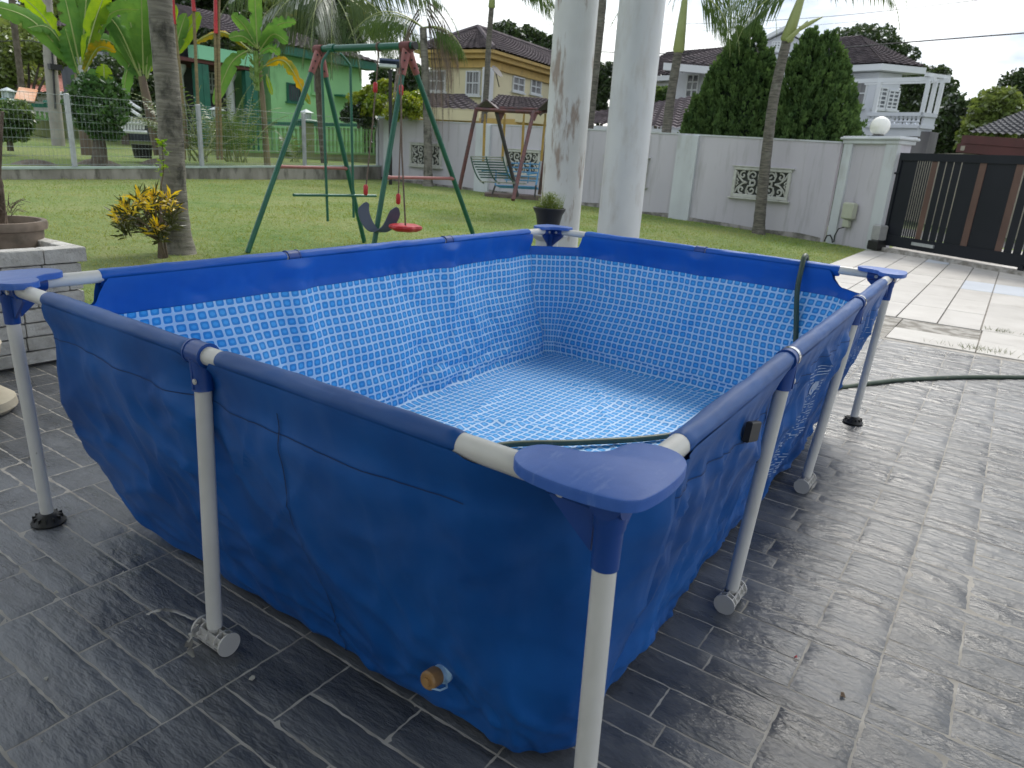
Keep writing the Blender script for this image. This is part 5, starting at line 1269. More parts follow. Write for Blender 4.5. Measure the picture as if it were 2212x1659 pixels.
for pts in ([(1075, 374, .7), (1108, 377, .7), (1112, 400, .6), (1108, 425, .5)], [(1138, 376, .5), (1162, 374, .5), (1158, 400, .4), (1155, 426, .4)], [(1040, 368, .9), (1072, 368, .9), (1070, 400, .8), (1063, 420, .8)]):
    P_ = [C_(*p) for p in pts]; b = MB(); b.tube(P_[:3], .018, 6); b.build('armrest', bst, t); b = MB(); b.tube(P_[2:], .018, 6); b.build('leg', dk, t)
b = MB(); b.box(lawn(1118, 430)+V((.35, .2, .04)), (1.7, .7, .10), Matrix.Rotation(radians(-52), 3, 'Z')); b.build('plinth', mat('brown_concrete_slab', (.10, .07, .06), (.16, .13, .115), scale=6, rough=.9), t)

# ------------------------------------------------------------------ potted plant near the columns
bk = mat('black_pot_plastic', (.018, .021, .028), rough=.4)
c = at(1187, 449, 5.45); t = thing('plant_pot', 'black plastic pot on a low white stand near the columns', 'pot', (c.x, c.y, 0))
b = MB(); b.lathe((c.x, c.y, c.z-.17), [(.075, 0), (.10, .12), (.105, .13), (.12, .155), (.122, .17), (.112, .172), (.105, .15)], 32); b.build('body', bk, t, smooth=True)
b = MB(); b.lathe((c.x, c.y, 0), [(.16, 0), (.16, .05), (.09, .08), (.085, c.z-.24), (.14, c.z-.20), (.14, c.z-.172)], 24); b.build('stand', wallw, t, smooth=True)
fern = leafm('fern_green', (.10, .17, .03), (.22, .27, .05), scale=20, tr=.4)
b = MB()
for k in range(2200):
    a, e = R_(0, 6.28), R_(.1, 1.5); r = R_(.04, .115)*(1+.25*random.random()*(e > 1.1)); p = c+V((cos(a)*cos(e)*r, sin(a)*cos(e)*r, sin(e)*r*.9-.01)); q = V((R_(-1, 1), R_(-1, 1), R_(-.3, 1))).normalized()*.018; s_ = V((R_(-1, 1), R_(-1, 1), 0)).normalized()*.003
    b.quad(p-s_, p+s_, p+q)
for k in range(140):
    a = R_(0, 6.28); r = R_(0, .09); p = c+V((cos(a)*r, sin(a)*r, -.02)); q = c+V((cos(a)*r*1.4, sin(a)*r*1.4, .10+.03*random.random())); b.quad(p, p+V((.003, 0, 0)), q)
b.build('asparagus_fern', fern, label='small bright green feathery plant growing in the black pot', cat='plant', fixn=False)

# ------------------------------------------------------------------ plants
LM = {}
LM['palm'] = leafm('palm_leaflet', (.045, .085, .025), (.09, .14, .04), scale=1.2, tr=.3)
LM['coco'] = leafm('coconut_leaflet', (.05, .085, .035), (.10, .14, .055), scale=.9, tr=.3, third=(.22, .20, .05))
LM['dead'] = leafm('dead_frond', (.13, .10, .075), (.24, .19, .145), scale=2, tr=.25)
LM['areca'] = leafm('areca_leaflet', (.055, .12, .035), (.14, .20, .055), scale=1.5, tr=.35)
LM['ban'] = leafm('banana_leaf', (.075, .19, .045), (.14, .27, .06), scale=1.3, tr=.42, third=(.25, .36, .04))
LM['bany'] = leafm('banana_leaf_yellow', (.10, .20, .04), (.52, .33, .02), scale=1.8, tr=.4, third=(.60, .34, .03))
LM['banl'] = leafm('banana_leaf_bright', (.16, .30, .03), (.30, .42, .04), scale=1.3, tr=.5)
LM['con'] = leafm('conifer_spray', (.048, .095, .036), (.125, .205, .065), scale=3.4, tr=.25, gloss=.03, third=(.22, .33, .09))
LM['t1'] = leafm('dark_tree_leaf', (.03, .055, .02), (.065, .10, .035), scale=.35, tr=.25, gloss=.2)
LM['t2'] = leafm('yellow_green_leaf', (.10, .15, .035), (.20, .25, .07), scale=.5, tr=.35)
LM['t3'] = leafm('bush_leaf', (.035, .09, .03), (.085, .17, .045), scale=1.5, tr=.3)
LM['br'] = leafm('bright_shrub_leaf', (.12, .22, .03), (.38, .42, .06), scale=2.5, tr=.4)
tk = mat('palm_trunk', (.15, .14, .12), (.25, .235, .20), scale=5, rough=.9, stretch=(1, 1, 7), bump=1.0, bscale=4, bstretch=(1, 1, 12), dirt=((.06, .058, .05), 3.5, .5, .64, (1.4, 1.4, 1)))
tkd = mat('palm_trunk_dark', (.07, .065, .055), (.17, .155, .13), scale=7, rough=.9, stretch=(1, 1, 6), bump=.8, bscale=6, bstretch=(1, 1, 6), dirt=((.20, .20, .17), 5, .55, .75, (1, 1, 1)))
crs = mat('crownshaft_green', (.24, .29, .09), (.30, .33, .13), scale=3, rough=.4)
barkd = mat('tree_bark', (.075, .06, .045), (.14, .12, .095), scale=8, rough=.95, bump=.5, bscale=20)
def frond(b, dd, base, az, el, L_, droop, ll, n=34, w=.035, hang=.7, side=True, stemb=None, plump=0):
    p = V(base); d = V((cos(az)*cos(el), sin(az)*cos(el), sin(el))); st = L_/n; pts = [p.copy()]
    for i in range(n):
        f = i/n; p = p+d*st; pts.append(p.copy()); d = (d+V((0, 0, -droop*st*(.5+f)))).normalized()
        if f > .12:
            s = d.cross(V((0, 0, 1))); s = s.normalized() if s.length > .01 else V((1, 0, 0))
            l = ll*(sin(min(1, f*1.15+.12)*pi)**.6+.12)*R_(.85, 1.1)
            for sg in (-1, 1):
                dirn = (s*sg*(1-hang*.4)+d*.55+V((0, 0, -hang*R_(.6, 1.1)+plump*R_(-.2, .8)))).normalized(); m_ = p+dirn*l*.55; tip = p+dirn*l+V((0, 0, -l*.28*hang)); wv = d*w*.5
                b.quad(p-wv*.5, m_-wv, tip, m_+wv)
    if dd is not None: dd.tube(pts, [max(.004, .022*(1-i/n)) for i in range(len(pts))], 4, cap=False)
def palm(label, base, pts, rad, crown=None, cshaft=None, group='slender palms on the lawn', fr=None, mt=None, dead=None, flare=1.6):
    base = V(base); t = thing('palm_tree', label, 'palm tree', base, group=group)
    b = MB(); P_ = [base-V((0, 0, .1))]+[V(p) for p in pts]; sp = spl(P_, 8); L_ = len(sp)
    b.tube(sp, [rad*(1+(flare-1)*math.exp(-i/L_*18))*(1-.25*i/L_)*(1+.03*sin(i*2.4)) for i in range(L_)], 18); b.build('trunk', mt or tkd, t, smooth=True)
    top = V(pts[-1])
    if cshaft:
        q = V(cshaft); b = MB(); b.tube([top-(q-top)*.05, top, (top+q)/2, q], [rad*.8, rad*1.05, rad*.8, rad*.45], 14); b.build('crownshaft', crs, t, smooth=True); top = q
    if fr:
        b = MB(); s = MB()
        for (az, el, L_, dr, ll, hg) in fr: frond(b, s, top, az, el, L_, dr, ll, hang=hg)
        b.build('crown', LM['palm'], t, fixn=False); s.build('frond_stems', crs, t)
    if dead:
        b = MB(); s = MB()
        for (q, az, el, L_, dr, ll, hg) in dead: frond(b, s, q, az, el, L_, dr, ll, hang=hg, n=34, w=.045)
        b.build('dead_fronds', LM['dead'], t, fixn=False); s.build('dead_stems', barkd, t)
    return t
VA = lambda px: YAW-math.atan((px-1106)/1537)      # plan azimuth of the view through px
def std(n, L_=2.0, dr=.75, ll=.45, hg=.8, el=(.3, 1.2)): return [(i*6.283/n+R_(-.2, .2), R_(*el), L_*R_(.85, 1.1), dr*R_(.8, 1.2), ll, hg) for i in range(n)]
B_ = lawn(389, 545); D_ = (V((B_.x, B_.y))-V((CP.x, CP.y))).length
palm('thick grey ringed palm trunk standing nearest on the left', B_, [at(377, 440, D_), at(366, 240, D_+.02), at(345, 0, D_+.05), at(338, -160, D_+.1)], .122, fr=std(11, 2.4), cshaft=at(332, -260, D_+.1), mt=tk, flare=1.9)
# dark soil mark / second trunk behind
def W_(px, py, D): return at(px, py, D)
b_ = lawn(925, 402); D_ = math.hypot(b_.x-CP.x, b_.y-CP.y)
palm('palm with mossy grey trunk and hanging dead fronds behind the swing set', b_, [W_(924, 300, D_), W_(919, 170, D_), W_(914, 60, D_)], .12, fr=[(VA(912)+1.57+R_(-.5, .5), .5, 2.2, .9, .6, 1) for _ in range(3)]+[(VA(912)-1.57+R_(-.6, .6), .2, 1.6, 1.4, .55, 1) for _ in range(3)],
     dead=[(W_(922+R_(-4, 8), 5+i*7, D_-.12), VA(912)-1.4+R_(-.9, .9), -.5-.12*i, 2.2+.22*i, 1.5, .62, 1.3) for i in range(8)]+[(W_(905, 20+10*i, D_), VA(912)+1.5+R_(-.4, .4), -1.0, 2.6, 1.0, .45, 1.3) for i in range(3)], mt=tk)
b_ = lawn(1034, 410); D_ = math.hypot(b_.x-CP.x, b_.y-CP.y)
palm('slim palm trunk with drooping crown rising behind the canopy swing', b_, [W_(1040, 330, D_), W_(1050, 200, D_), W_(1056, 90, D_), W_(1062, 15, D_)], .088, cshaft=W_(1066, -45, D_), fr=[(VA(1062)+1.57*s+R_(-.5, .5), R_(.1, .5), 2.4, 1.0, .5, 1) for s in (-1, 1, -1, 1, 1, -1, -1)]+std(4, 2.2), mt=tkd)
b_ = lawn(1262, 441); D_ = math.hypot(b_.x-CP.x, b_.y-CP.y)
palm('dark palm trunk glimpsed between the two porch columns', b_, [W_(1268, 330, D_), W_(1280, 200, D_), W_(1296, 60, D_), W_(1305, -40, D_)], .12, cshaft=W_(1309, -120, D_), fr=[(VA(1300)+1.57*s+R_(-.6, .6), R_(.2, .8), 2.4, 1.0, .5, 1) for s in (-1, 1, -1, 1, 1, -1)], mt=tkd)
b_ = lawn(1425, 465); D_ = math.hypot(b_.x-CP.x, b_.y-CP.y)
palm('leaning dark palm with green crownshaft just right of the columns', b_, [W_(1435, 330, D_), W_(1449, 210, D_), W_(1466, 108, D_)], .115, cshaft=W_(1481, -15, D_), fr=[(VA(1480)-1.45, .12, 1.9, 1.5, .62, 1.1), (VA(1480)-1.2, .5, 2.2, 1.45, .62, 1.1), (VA(1480)-1.8, -.05, 1.8, 1.6, .6, 1.1), (VA(1480)-1.6, .75, 2.7, 1.3, .6, 1.1), (VA(1480)+1.3, .4, 2.0, 1.1, .5, 1), (VA(1480)+3, .6, 2, 1, .5, 1), (VA(1480)+.2, .7, 2, 1, .5, 1)], mt=tkd)
b_ = lawn(1639, 505); D_ = math.hypot(b_.x-CP.x, b_.y-CP.y)
tE = palm('leaning palm trunk with yellow green crownshaft before the conifers', b_, [W_(1644, 440, D_), W_(1656, 330, D_), W_(1672, 210, D_), W_(1700, 85, D_)], .112, cshaft=W_(1738, -25, D_), fr=[(VA(1735)+1.5, .25, 1.7, 1.5, .50, 1.1), (VA(1735)+1.8, -.05, 1.5, 1.5, .45, 1.1), (VA(1735)-1.5, .75, 2.1, 1.25, .42, 1.1), (VA(1735)-1.7, .55, 2.2, 1.3, .42, 1.1), (VA(1735)+1.2, .6, 2.2, 1.3, .5, 1.1), (VA(1735)+3, .6, 2, 1, .5, 1), (VA(1735)+.2, .8, 2, 1, .5, 1)], mt=tkd)
b = MB(); b.tube([W_(1700, 88, D_-.1), W_(1722, 68, D_-.15), W_(1745, 45, D_-.1)], [.05, .04, .01], 8); b.tube([W_(1728, 62, D_-.15), W_(1755, 47, D_-.1), W_(1778, 36, D_)], [.04, .035, .008], 8); b.build('flower_sheath', crs, tE, smooth=True)
# coconut palm further back on the left
K = ng(700, 240, 2.2)
t = thing('coconut_palm', 'coconut palm with long drooping grey green fronds above the swing set', 'palm tree', (K.x, K.y, zr(6)))
DK = math.hypot(K.x-CP.x, K.y-CP.y); b = MB(); b.tube(spl([V((K.x, K.y, .2)), at(688, 150, DK), at(712, 20, DK), at(725, -60, DK)], 6), .11, 12); b.build('trunk', barkd, t, smooth=True)
b = MB(); s = MB(); top = at(718, -18, DK)
for (a_, el, L_, dr, ll) in ((1.55, .15, 3.3, .55, .95), (1.4, -.15, 3.0, .6, .95), (1.75, .55, 3.7, .5, .95), (-1.45, .35, 3.6, .5, .95), (-1.6, .7, 4.0, .42, .95), (-1.3, -.05, 2.9, .6, .9), (2.6, -.3, 2.6, .6, .9), (.1, -.1, 3, .6, .9), (-2.6, -.5, 2.6, .5, .9), (3.1, -.7, 2.5, .4, .8), (1.1, .3, 3.2, .5, .9), (-.8, .3, 3.4, .5, .9), (2.1, .1, 3.0, .6, .95), (-2.1, .1, 3.2, .55, .95), (2.9, .2, 3, .6, .9)):
    frond(b, s, top, VA(720)+a_, el-.12, L_*1.12, dr*1.15, ll*1.05, n=52, w=.055, hang=1.05)
b.build('crown', LM['coco'], t, fixn=False); s.build('frond_stems', crs, t)

# banana plants: each leaf a bent blade
def bleaf(t, O, T, w, sag=.15, m=None, roll=0, torn=0, fold=.35, nm='leaf', lab=None):
    O, T = V(O), V(T); w *= WB*((T-O).length*.05+1); mid = (O+T)/2+V((0, 0, sag)); P_ = spl([O, mid, T], 15); n = len(P_); b = MB(); view = (CP-mid).normalized()
    for i, p in enumerate(P_):
        f = i/(n-1); tg = (P_[min(i+1, n-1)]-P_[max(i-1, 0)]).normalized(); s = tg.cross(view).normalized(); s = Matrix.Rotation(roll, 3, tg) @ s; nn = s.cross(tg).normalized()
        ww = w*(max(0, sin(pi*min(1, max(0, (f-.10)/.9))))**.55) if f > .10 else .0
        if i == n-1: ww = .0
        ww = max(ww, .012); j = [R_(.94-torn, 1)*(R_(.35, .7) if (f > .25 and random.random() < .13) else 1) for _ in range(2)]; rp_ = .06*w*sin(i*1.9)
        b.v += [p-s*ww*.5*j[0]-nn*(fold*ww*.5+rp_), p-s*ww*.25-nn*(fold*ww*.12), p, p+s*ww*.25-nn*(fold*ww*.12), p+s*ww*.5*j[1]-nn*(fold*ww*.5-rp_)]
    for i in range(n-1):
        for k in range(4): b.f.append((5*i+k, 5*i+k+1, 5*i+6+k, 5*i+5+k))
    o = b.build(nm, m or LM['ban'], t, smooth='all', label=lab, fixn=False)
    r = MB(); r.tube(P_, [max(.004, .022*(1-.8*i/n)) for i in range(n)], 4); r.build('midrib', midr, o, smooth=True)
midr = mat('leaf_midrib', (.30, .36, .12), rough=.6)
bstem = mat('banana_stem', (.15, .11, .085), (.25, .21, .11), scale=3, rough=.8, stretch=(1, 1, .3))
def banana(label, stem, leaves, D, r=.10):
    P_ = [at(x, y, D) for x, y in stem]; t = thing('banana_plant', label, 'banana plant', (P_[0].x, P_[0].y, P_[0].z), group='banana plants behind the mesh fence')
    b = MB(); b.tube(spl(P_, 4), [r*(1-.4*i/(4*(len(P_)-1))) for i in range(4*(len(P_)-1)+1)], 12); b.build('stem', bstem, t, smooth=True)
    for L_ in leaves:
        (x0, y0, x1, y1, w) = L_[:5]; o = dict(L_[5]) if len(L_) > 5 else {}; dd = o.pop('dd', R_(-.5, .5)); bleaf(t, at(x0, y0, D), at(x1, y1, D+dd), w, **o)
    return t
G_ = 17.2
def Dn(px, o): q = ng(px, 330, o); return math.hypot(q.x-CP.x, q.y-CP.y)
WB = .72
banana('left banana plant with broad leaves fanning to the left of the picture', [(190, 335), (178, 240), (170, 160)], [
  (172, 160, -25, 10, .55, dict(sag=.35, roll=.5)), (165, 150, 28, -22, .50, dict(sag=.25, m=LM['banl'], roll=-.5)), (172, 140, 132, -40, .5, dict(sag=.1)), (176, 140, 192, -60, .62, dict(sag=.05, roll=.3)),
  (178, 150, 300, 20, .5, dict(sag=.45, roll=.8)), (178, 150, 235, -35, .5, dict(m=LM['banl'], sag=.1)), (170, 160, 60, 60, .4, dict(sag=.4, roll=.9)), (178, 165, 250, 110, .42, dict(sag=.3, roll=.8, m=LM['bany'])),
  (170, 165, 140, 60, .6, dict(sag=0, roll=1.0))], Dn(185, 1.9), .13)
banana('middle banana plant just left of the thick palm trunk', [(345, 335), (325, 250), (306, 165)], [
  (305, 165, 262, -40, .75, dict(sag=.1)), (310, 160, 305, -60, .7, dict(sag=.1, roll=.3)), (300, 160, 155, -25, .55, dict(sag=.35, roll=.4)), (300, 170, 190, 88, .65, dict(sag=.35, roll=.7)),
  (302, 165, 215, 20, .55, dict(sag=.3, roll=.5)), (315, 180, 330, -20, .6), (310, 180, 262, 245, .45, dict(sag=.7, roll=.8)), (318, 170, 380, 10, .5, dict(m=LM['banl']))], Dn(330, 1.7), .13)
banana('right banana plant with yellow tipped leaf peeping past the palm trunk', [(400, 320), (392, 230), (380, 130)], [
  (378, 125, 432, 26, .42, dict(m=LM['banl'], sag=.05)), (375, 125, 402, 28, .40, dict(sag=.05)), (372, 130, 352, 60, .4), (382, 200, 385, 168, .25, dict(m=LM['banl'])), (376, 120, 340, 20, .4)], Dn(395, .8), .09)
banana('young banana sucker with one upright bright leaf', [(225, 300), (226, 190)], [(226, 192, 224, 138, .42, dict(m=LM['banl'], sag=0, dd=0)), (224, 200, 190, 165, .35, dict(dd=.1))], Dn(225, .6), .04)
tD = banana('tall banana plant with dying yellow leaves beside the swing set', [(578, 360), (573, 290), (566, 200), (556, 120)], [
  (556, 105, 501, 30, .40, dict(sag=.12, dd=-.3)), (556, 105, 548, -60, .42, dict(sag=0)), (558, 105, 640, 48, .42, dict(sag=.22, roll=.4)), (560, 110, 622, 92, .52, dict(sag=.28, roll=.5)), (560, 118, 605, 118, .40, dict(sag=.15, roll=.5)),
  (545, 112, 418, 93, .34, dict(sag=.34, m=LM['bany'], roll=.9, torn=.25)), (538, 108, 462, 226, .44, dict(sag=.30, roll=.2)), (556, 105, 495, 82, .35, dict(sag=.15)), (566, 145, 671, 226, .38, dict(sag=.55, m=LM['bany'], roll=-.2, torn=.3, lab='drooping dying orange yellow leaf')),
  (575, 160, 588, 205, .16, dict(m=LM['banl'], sag=0))], Dn(575, .6), .085)
# fruit bunch
b = MB(); c = at(554, 158, Dn(575, .6)-.15)
for k in range(46):
    a = R_(0, 6.28); z = -.42+k*.017; p = c+V((cos(a)*.09, sin(a)*.09, z+.1)); q = p+V((cos(a)*.08, sin(a)*.08, .09)); b.tube([p, q], [.02, .014], 5)
b.tube([c+V((0, 0, -.40)), c+V((0, 0, .5))], .06, 6); b.build('fruit_bunch', mat('green_banana', (.12, .22, .04), (.18, .28, .06), scale=8, rough=.5), tD, smooth=True)
# red sealing wax palms
rsh = mat('red_crownshaft', (.42, .012, .02), (.50, .02, .03), scale=3, rough=.4); bam = mat('bamboo_stem', (.16, .12, .06), (.24, .19, .09), scale=6, rough=.7, stretch=(1, 1, 5))
for k, (pts, z0, z1, lab) in enumerate((([(398, 320), (392, 190), (378, 60), (372, -40)], 52, -10, 'leftmost of the red stemmed palms, beside the thick palm trunk'), ([(432, 320), (424, 150), (418, 20), (412, -60)], 24, -40, 'middle red stemmed palm seen above the mint porch'), ([(470, 320), (467, 180), (465, 72), (464, -40)], 72, -40, 'red stemmed palm nearest the tall banana plant'), ([(478, 320), (474, 180), (472, 60), (474, -60)], -5, -60, 'thin brown stemmed palm just right of the brightest red stem'))):
    Dp = 18.6; P_ = [at(x, y, Dp) for x, y in pts]; t = thing('sealing_wax_palm', lab, 'palm tree', P_[0], group='slim red stemmed palms')
    P_ = [at(pts[0][0]+1, 345, Dp)]+P_
    b = MB(); b.tube(spl(P_, 4), .034, 8); b.build('trunk', bam, t, smooth=True)
    xx = pts[2][0] if z0 > 40 else pts[3][0]+4; a, c = at(pts[2][0]+(1 if k else -2), z0, Dp-.08), at(pts[3][0]+1, z1, Dp-.08); b = MB(); b.tube([a, c], [.042, .032], 8); b.build('red_crownshaft', rsh, t, smooth=True)
    b = MB(); 
    for i in range(6): frond(b, None, c, i*1.05+k, .9, 1.6, .8, .4, n=20, w=.05)
    b.build('crown', LM['areca'], t, fixn=False)
# areca clumps
for (px, py, D, n_, h, lb) in ((430, 348, .7, 15, 2.0, 'feathery areca palm clump behind the fence near the second post'), (512, 350, .7, 17, 1.8, 'wide feathery areca clump between the fence posts and tall banana'), (640, 350, .5, 5, .8, 'low areca seedling at the foot of the swing set backdrop')):
    c = at(px, py, Dn(px, D)); t = thing('areca_palm', lb, 'palm', c, group='feathery areca palms')
    b = MB(); s = MB()
    for i in range(n_): frond(b, s, c+V((R_(-.2, .2), R_(-.2, .2), 0)), R_(0, 6.28), R_(.75, 1.45), h*R_(.8, 1.25), .7, .36, n=26, w=.03, hang=.35)
    b.build('fronds', LM['areca'], t, fixn=False); s.build('stems', crs, t)
def leafcloud(b, c, r, n, s, sq=1, surf=.55, aspect=.55):
    c = V(c)
    for _ in range(n):
        d = V((random.gauss(0, 1), random.gauss(0, 1), random.gauss(0, 1))).normalized(); rr = surf+(1-surf)*random.random()**.6
        k_ = 1+.42*N3(d.x*1.8+c.x, d.y*1.8+c.y, d.z*1.8); p = c+V((d.x*r[0], d.y*r[1], d.z*r[2]*sq))*rr*k_
        a = V((R_(-1, 1), R_(-1, 1), R_(-1, .6))).normalized(); q = a.cross(V((R_(-1, 1), R_(-1, 1), R_(-1, 1)))).normalized(); ss = s*R_(.6, 1.35)
        b.quad(p-a*ss, p+q*ss*aspect, p+a*ss, p-q*ss*aspect)
def tree(label, base, blobs, m, leaf, n, trunk_r=.2, name='tree', cat='tree', group=None, limbs=True, trm=None):
    base = V(base); t = thing(name, label, cat, base, group=group); b = MB()
    top = sum((V(q[0]) for q in blobs), V((0, 0, 0)))/len(blobs); fork = base+(V((top.x, top.y, top.z))-base)*.45
    b.tube([base-V((0, 0, .2)), base+(fork-base)*.5+V((R_(-.05, .05)*trunk_r*5, 0, 0)), fork], [trunk_r*1.3, trunk_r, trunk_r*.8], 9)
    for c, r in blobs: 
        b.tube([fork, (fork+V(c))/2+V((R_(-.2, .2)*r[0], R_(-.2, .2)*r[0], 0)), V(c)+V((0, 0, r[2]*.4))], [trunk_r*.6, trunk_r*.35, trunk_r*.1], 6)
    b.build('trunk', trm or barkd, t, smooth=True)
    b = MB(); tot = sum(r[0]*r[1]+r[0]*r[2] for _, r in blobs)
    for c, r in blobs: leafcloud(b, c, r, int(n*(r[0]*r[1]+r[0]*r[2])/tot), leaf)
    b.build('crown', m, t, fixn=False); return t
def blobpx(L_, D): # (px, py, radius px, dD)
    o = []
    for x, y, r, dd in L_:
        c = at(x, y, D+dd); rr = r/1537*(D+dd); o.append((c, (rr, rr, rr*.85)))
    return o
def scatter(n, x0, x1, y0, y1, r0, r1, dd=3): return [(R_(x0, x1), R_(y0, y1), R_(r0, r1), R_(-dd, dd)) for _ in range(n)]
# near bush behind the fence with dark trunk
tree('dense dark green shrub tree with thick forked trunk behind the fence', at(212, 345, Dn(212, .6)), blobpx([(205, 205, 34, 0), (172, 228, 24, .3), (248, 212, 24, .3), (218, 250, 34, -.2), (252, 250, 20, 0), (188, 182, 20, .2), (232, 186, 20, .3), (240, 285, 20, .1), (180, 262, 18, .2), (265, 228, 14, .3), (160, 205, 12, .2), (208, 285, 16, 0)], Dn(212, .6)), LM['t3'], .06, 6500, .13, 'shrub', 'shrub')
tree('light green rounded shrub at the far left behind the fence', at(20, 305, Dn(20, 3)), blobpx([(8, 250, 34, 0), (35, 250, 30, .1), (25, 275, 28, 0), (-20, 270, 30, 0), (48, 272, 18, 0)], Dn(20, 3)), LM['areca'], .05, 5000, .05, 'shrub', 'shrub')
tree('bright yellow green garden shrub beyond the green balustrade', at(850, 250, 21.5), blobpx([(870, 225, 26, 0), (895, 235, 22, 0), (850, 240, 20, 0), (905, 215, 18, .5), (815, 225, 22, .6), (790, 235, 22, 1), (770, 215, 16, 1), (830, 190, 18, 1), (800, 200, 16, 1)], 21.5), LM['br'], .07, 7000, .05, 'shrub', 'shrub')
tree('small dark rose apple bush against the bright green house', at(775, 262, 22.5), blobpx([(770, 240, 22, 0), (790, 255, 20, 0), (750, 250, 14, 0)], 22.5), LM['t1'], .06, 2600, .04, 'shrub', 'shrub')
# background trees on the left: a wood that reads as a row of big crowns
bgL = [('tall yellow green tree at the left edge beyond the pink roof', 40, 120, 95, 46, 't2', 9), ('dark tree filling the gap above the pink roof', 150, 40, 105, 60, 't1', 10), ('big dark tree behind the left banana plants', 300, 40, 110, 58, 't1', 10), ('shady tree behind the green house porch', 430, 10, 90, 50, 't1', 9), ('loose yellow green tree left of the coconut palm', 560, 20, 90, 56, 't2', 9), ('dark tree right behind the coconut palm', 700, 50, 80, 58, 't1', 9)]
bgL += [('tall tree crown above the green house roof', 640, -10, 80, 60, 't2', 9), ('leafy tree above the left banana leaves', 215, -20, 90, 52, 't2', 9), ('dark tree behind the red stemmed palms', 480, 60, 80, 58, 't1', 9)]
for lab, x, y, r, D, mm, nb in bgL:
    bl_ = [(x+R_(-.8, .8)*r, y+R_(-.7, .9)*r, r*R_(.35, .55), R_(-3, 3)) for _ in range(nb+5)]
    tree(lab, V((*at(x, 300, D).xy, 0)), blobpx(bl_, D), LM[mm], .17, 12000, .45, group='big trees beyond the houses on the left')
tree('airy yellow green tree with bare twigs by the utility pole', V((*at(60, 300, 30).xy, .2)), blobpx([(15, 112, 32, 0), (60, 95, 32, 1), (95, 112, 26, 0), (5, 160, 26, 0), (28, 180, 18, 1), (128, 120, 20, 0), (0, 200, 26, 0)], 30), LM['t2'], .09, 5200, .12)
tree('low dark hedge tree filling the space under the banana leaves', V((*at(270, 330, 27).xy, .2)), blobpx([(230, 190, 40, 0), (275, 180, 45, 0), (270, 230, 40, 0), (320, 200, 40, 0), (240, 150, 30, 1)], 27), LM['t1'], .09, 6000, .12)
# behind yellow house
tree('round dark tree behind the left side of the yellow house roof', V((*at(1010, 250, 46).xy, 0)), blobpx([(1020, 95, 26, 0), (995, 115, 28, 0), (1040, 80, 16, 0), (980, 90, 14, 1), (1010, 130, 26, 0), (965, 130, 20, 0)], 46), LM['t1'], .15, 5200, .3, group='trees behind the yellow house')
tree('broad green tree behind the right side of the yellow house roof', V((*at(1130, 250, 48).xy, 0)), blobpx([(1090, 80, 30, 0), (1120, 95, 32, 0), (1155, 90, 30, 1), (1075, 62, 12, 0), (1100, 60, 14, 0), (1140, 68, 14, 0), (1170, 120, 30, 0), (1195, 105, 30, 0)], 48), LM['t1'], .15, 8000, .35, group='trees behind the yellow house')
tree('dark slim tree seen between the two porch columns', V((*at(1295, 300, 34).xy, 0)), blobpx([(1290, 160, 24, 0), (1310, 190, 24, 0), (1288, 220, 24, 0), (1315, 150, 14, 0), (1300, 245, 20, 0)], 34), LM['t1'], .10, 5000, .15)
tree('small bright green tree left of the white house', V((*at(1428, 290, 36).xy, 0)), blobpx([(1430, 205, 20, 0), (1418, 220, 14, 0), (1445, 215, 14, 0), (1410, 195, 12, 0)], 36), LM['areca'], .11, 2600, .12)
# right side trees
bgR = [('tall dark tree rising behind the white house roof', [(1850, 110, 44, 0), (1890, 95, 38, 0), (1830, 90, 30, 0), (1920, 115, 32, 0), (1865, 75, 24, 1), (1930, 145, 28, 0), (1885, 140, 30, 0), (1815, 130, 30, 0), (1960, 120, 20, 0)], 48, 't1', 9000),
       ('dark rounded tree right of the balcony pergola', [(1990, 175, 34, 0), (2020, 190, 34, 0), (2035, 215, 28, 0), (1975, 205, 30, 0), (2000, 235, 34, 0), (2030, 160, 18, 0), (1960, 240, 26, 0), (2045, 250, 24, 0)], 42, 't1', 9000),
       ('grey green tree beyond the black gate', [(2065, 240, 28, 0), (2050, 280, 32, 0), (2085, 265, 30, 0), (2040, 310, 28, 0), (2080, 305, 26, 0), (2110, 235, 22, 0), (2060, 215, 14, 0)], 38, 't1', 7000),
       ('pale yellow green bamboo like tree behind the red eaved house', [(2140, 240, 34, 0), (2120, 275, 32, 0), (2165, 225, 30, 0), (2175, 260, 32, 0), (2100, 300, 26, 0)], 36, 't2', 6500),
       ('dark tree crown at the right edge above the red eave', [(2190, 190, 28, 0), (2215, 175, 28, 0), (2205, 225, 30, 0), (2235, 210, 40, 0), (2175, 205, 16, 0), (2250, 260, 40, 0)], 44, 't1', 6000)]
for lab, bl_, D, mm, n_ in bgR:
    c = at(bl_[0][0], 300, D); tree(lab, V((c.x, c.y, 0)), blobpx(bl_, D), LM[mm], .11 if mm == 't1' else .13, n_, .3, group='trees beyond the gate and white house')
# distant wood that closes the horizon
b = MB()
for i in range(150):
    px = -400+i*21; D = R_(66, 90); c = at(px, 300, D); h = R_(3.5, 6.5)*(.75 if 1150 < px < 1500 or px > 2000 else 1); leafcloud(b, (c.x, c.y, h*.45), (R_(2, 3.5), R_(2, 3.5), h*.6), 260, .42)
b.build('distant_wood', LM['t1'], label='distant dark wood closing the horizon behind the houses', cat='wood', kind='stuff', fixn=False)
tree('leafy tree filling the gap between green house and yellow house', V((*at(850, 300, 38).xy, 0)), blobpx([(830, 170, 26, 0), (860, 190, 26, 0), (890, 160, 24, 0), (815, 200, 22, 0), (900, 200, 26, 0), (935, 175, 24, 0), (870, 140, 16, 0), (840, 225, 24, 0)], 38), LM['t1'], .13, 5200, .2)
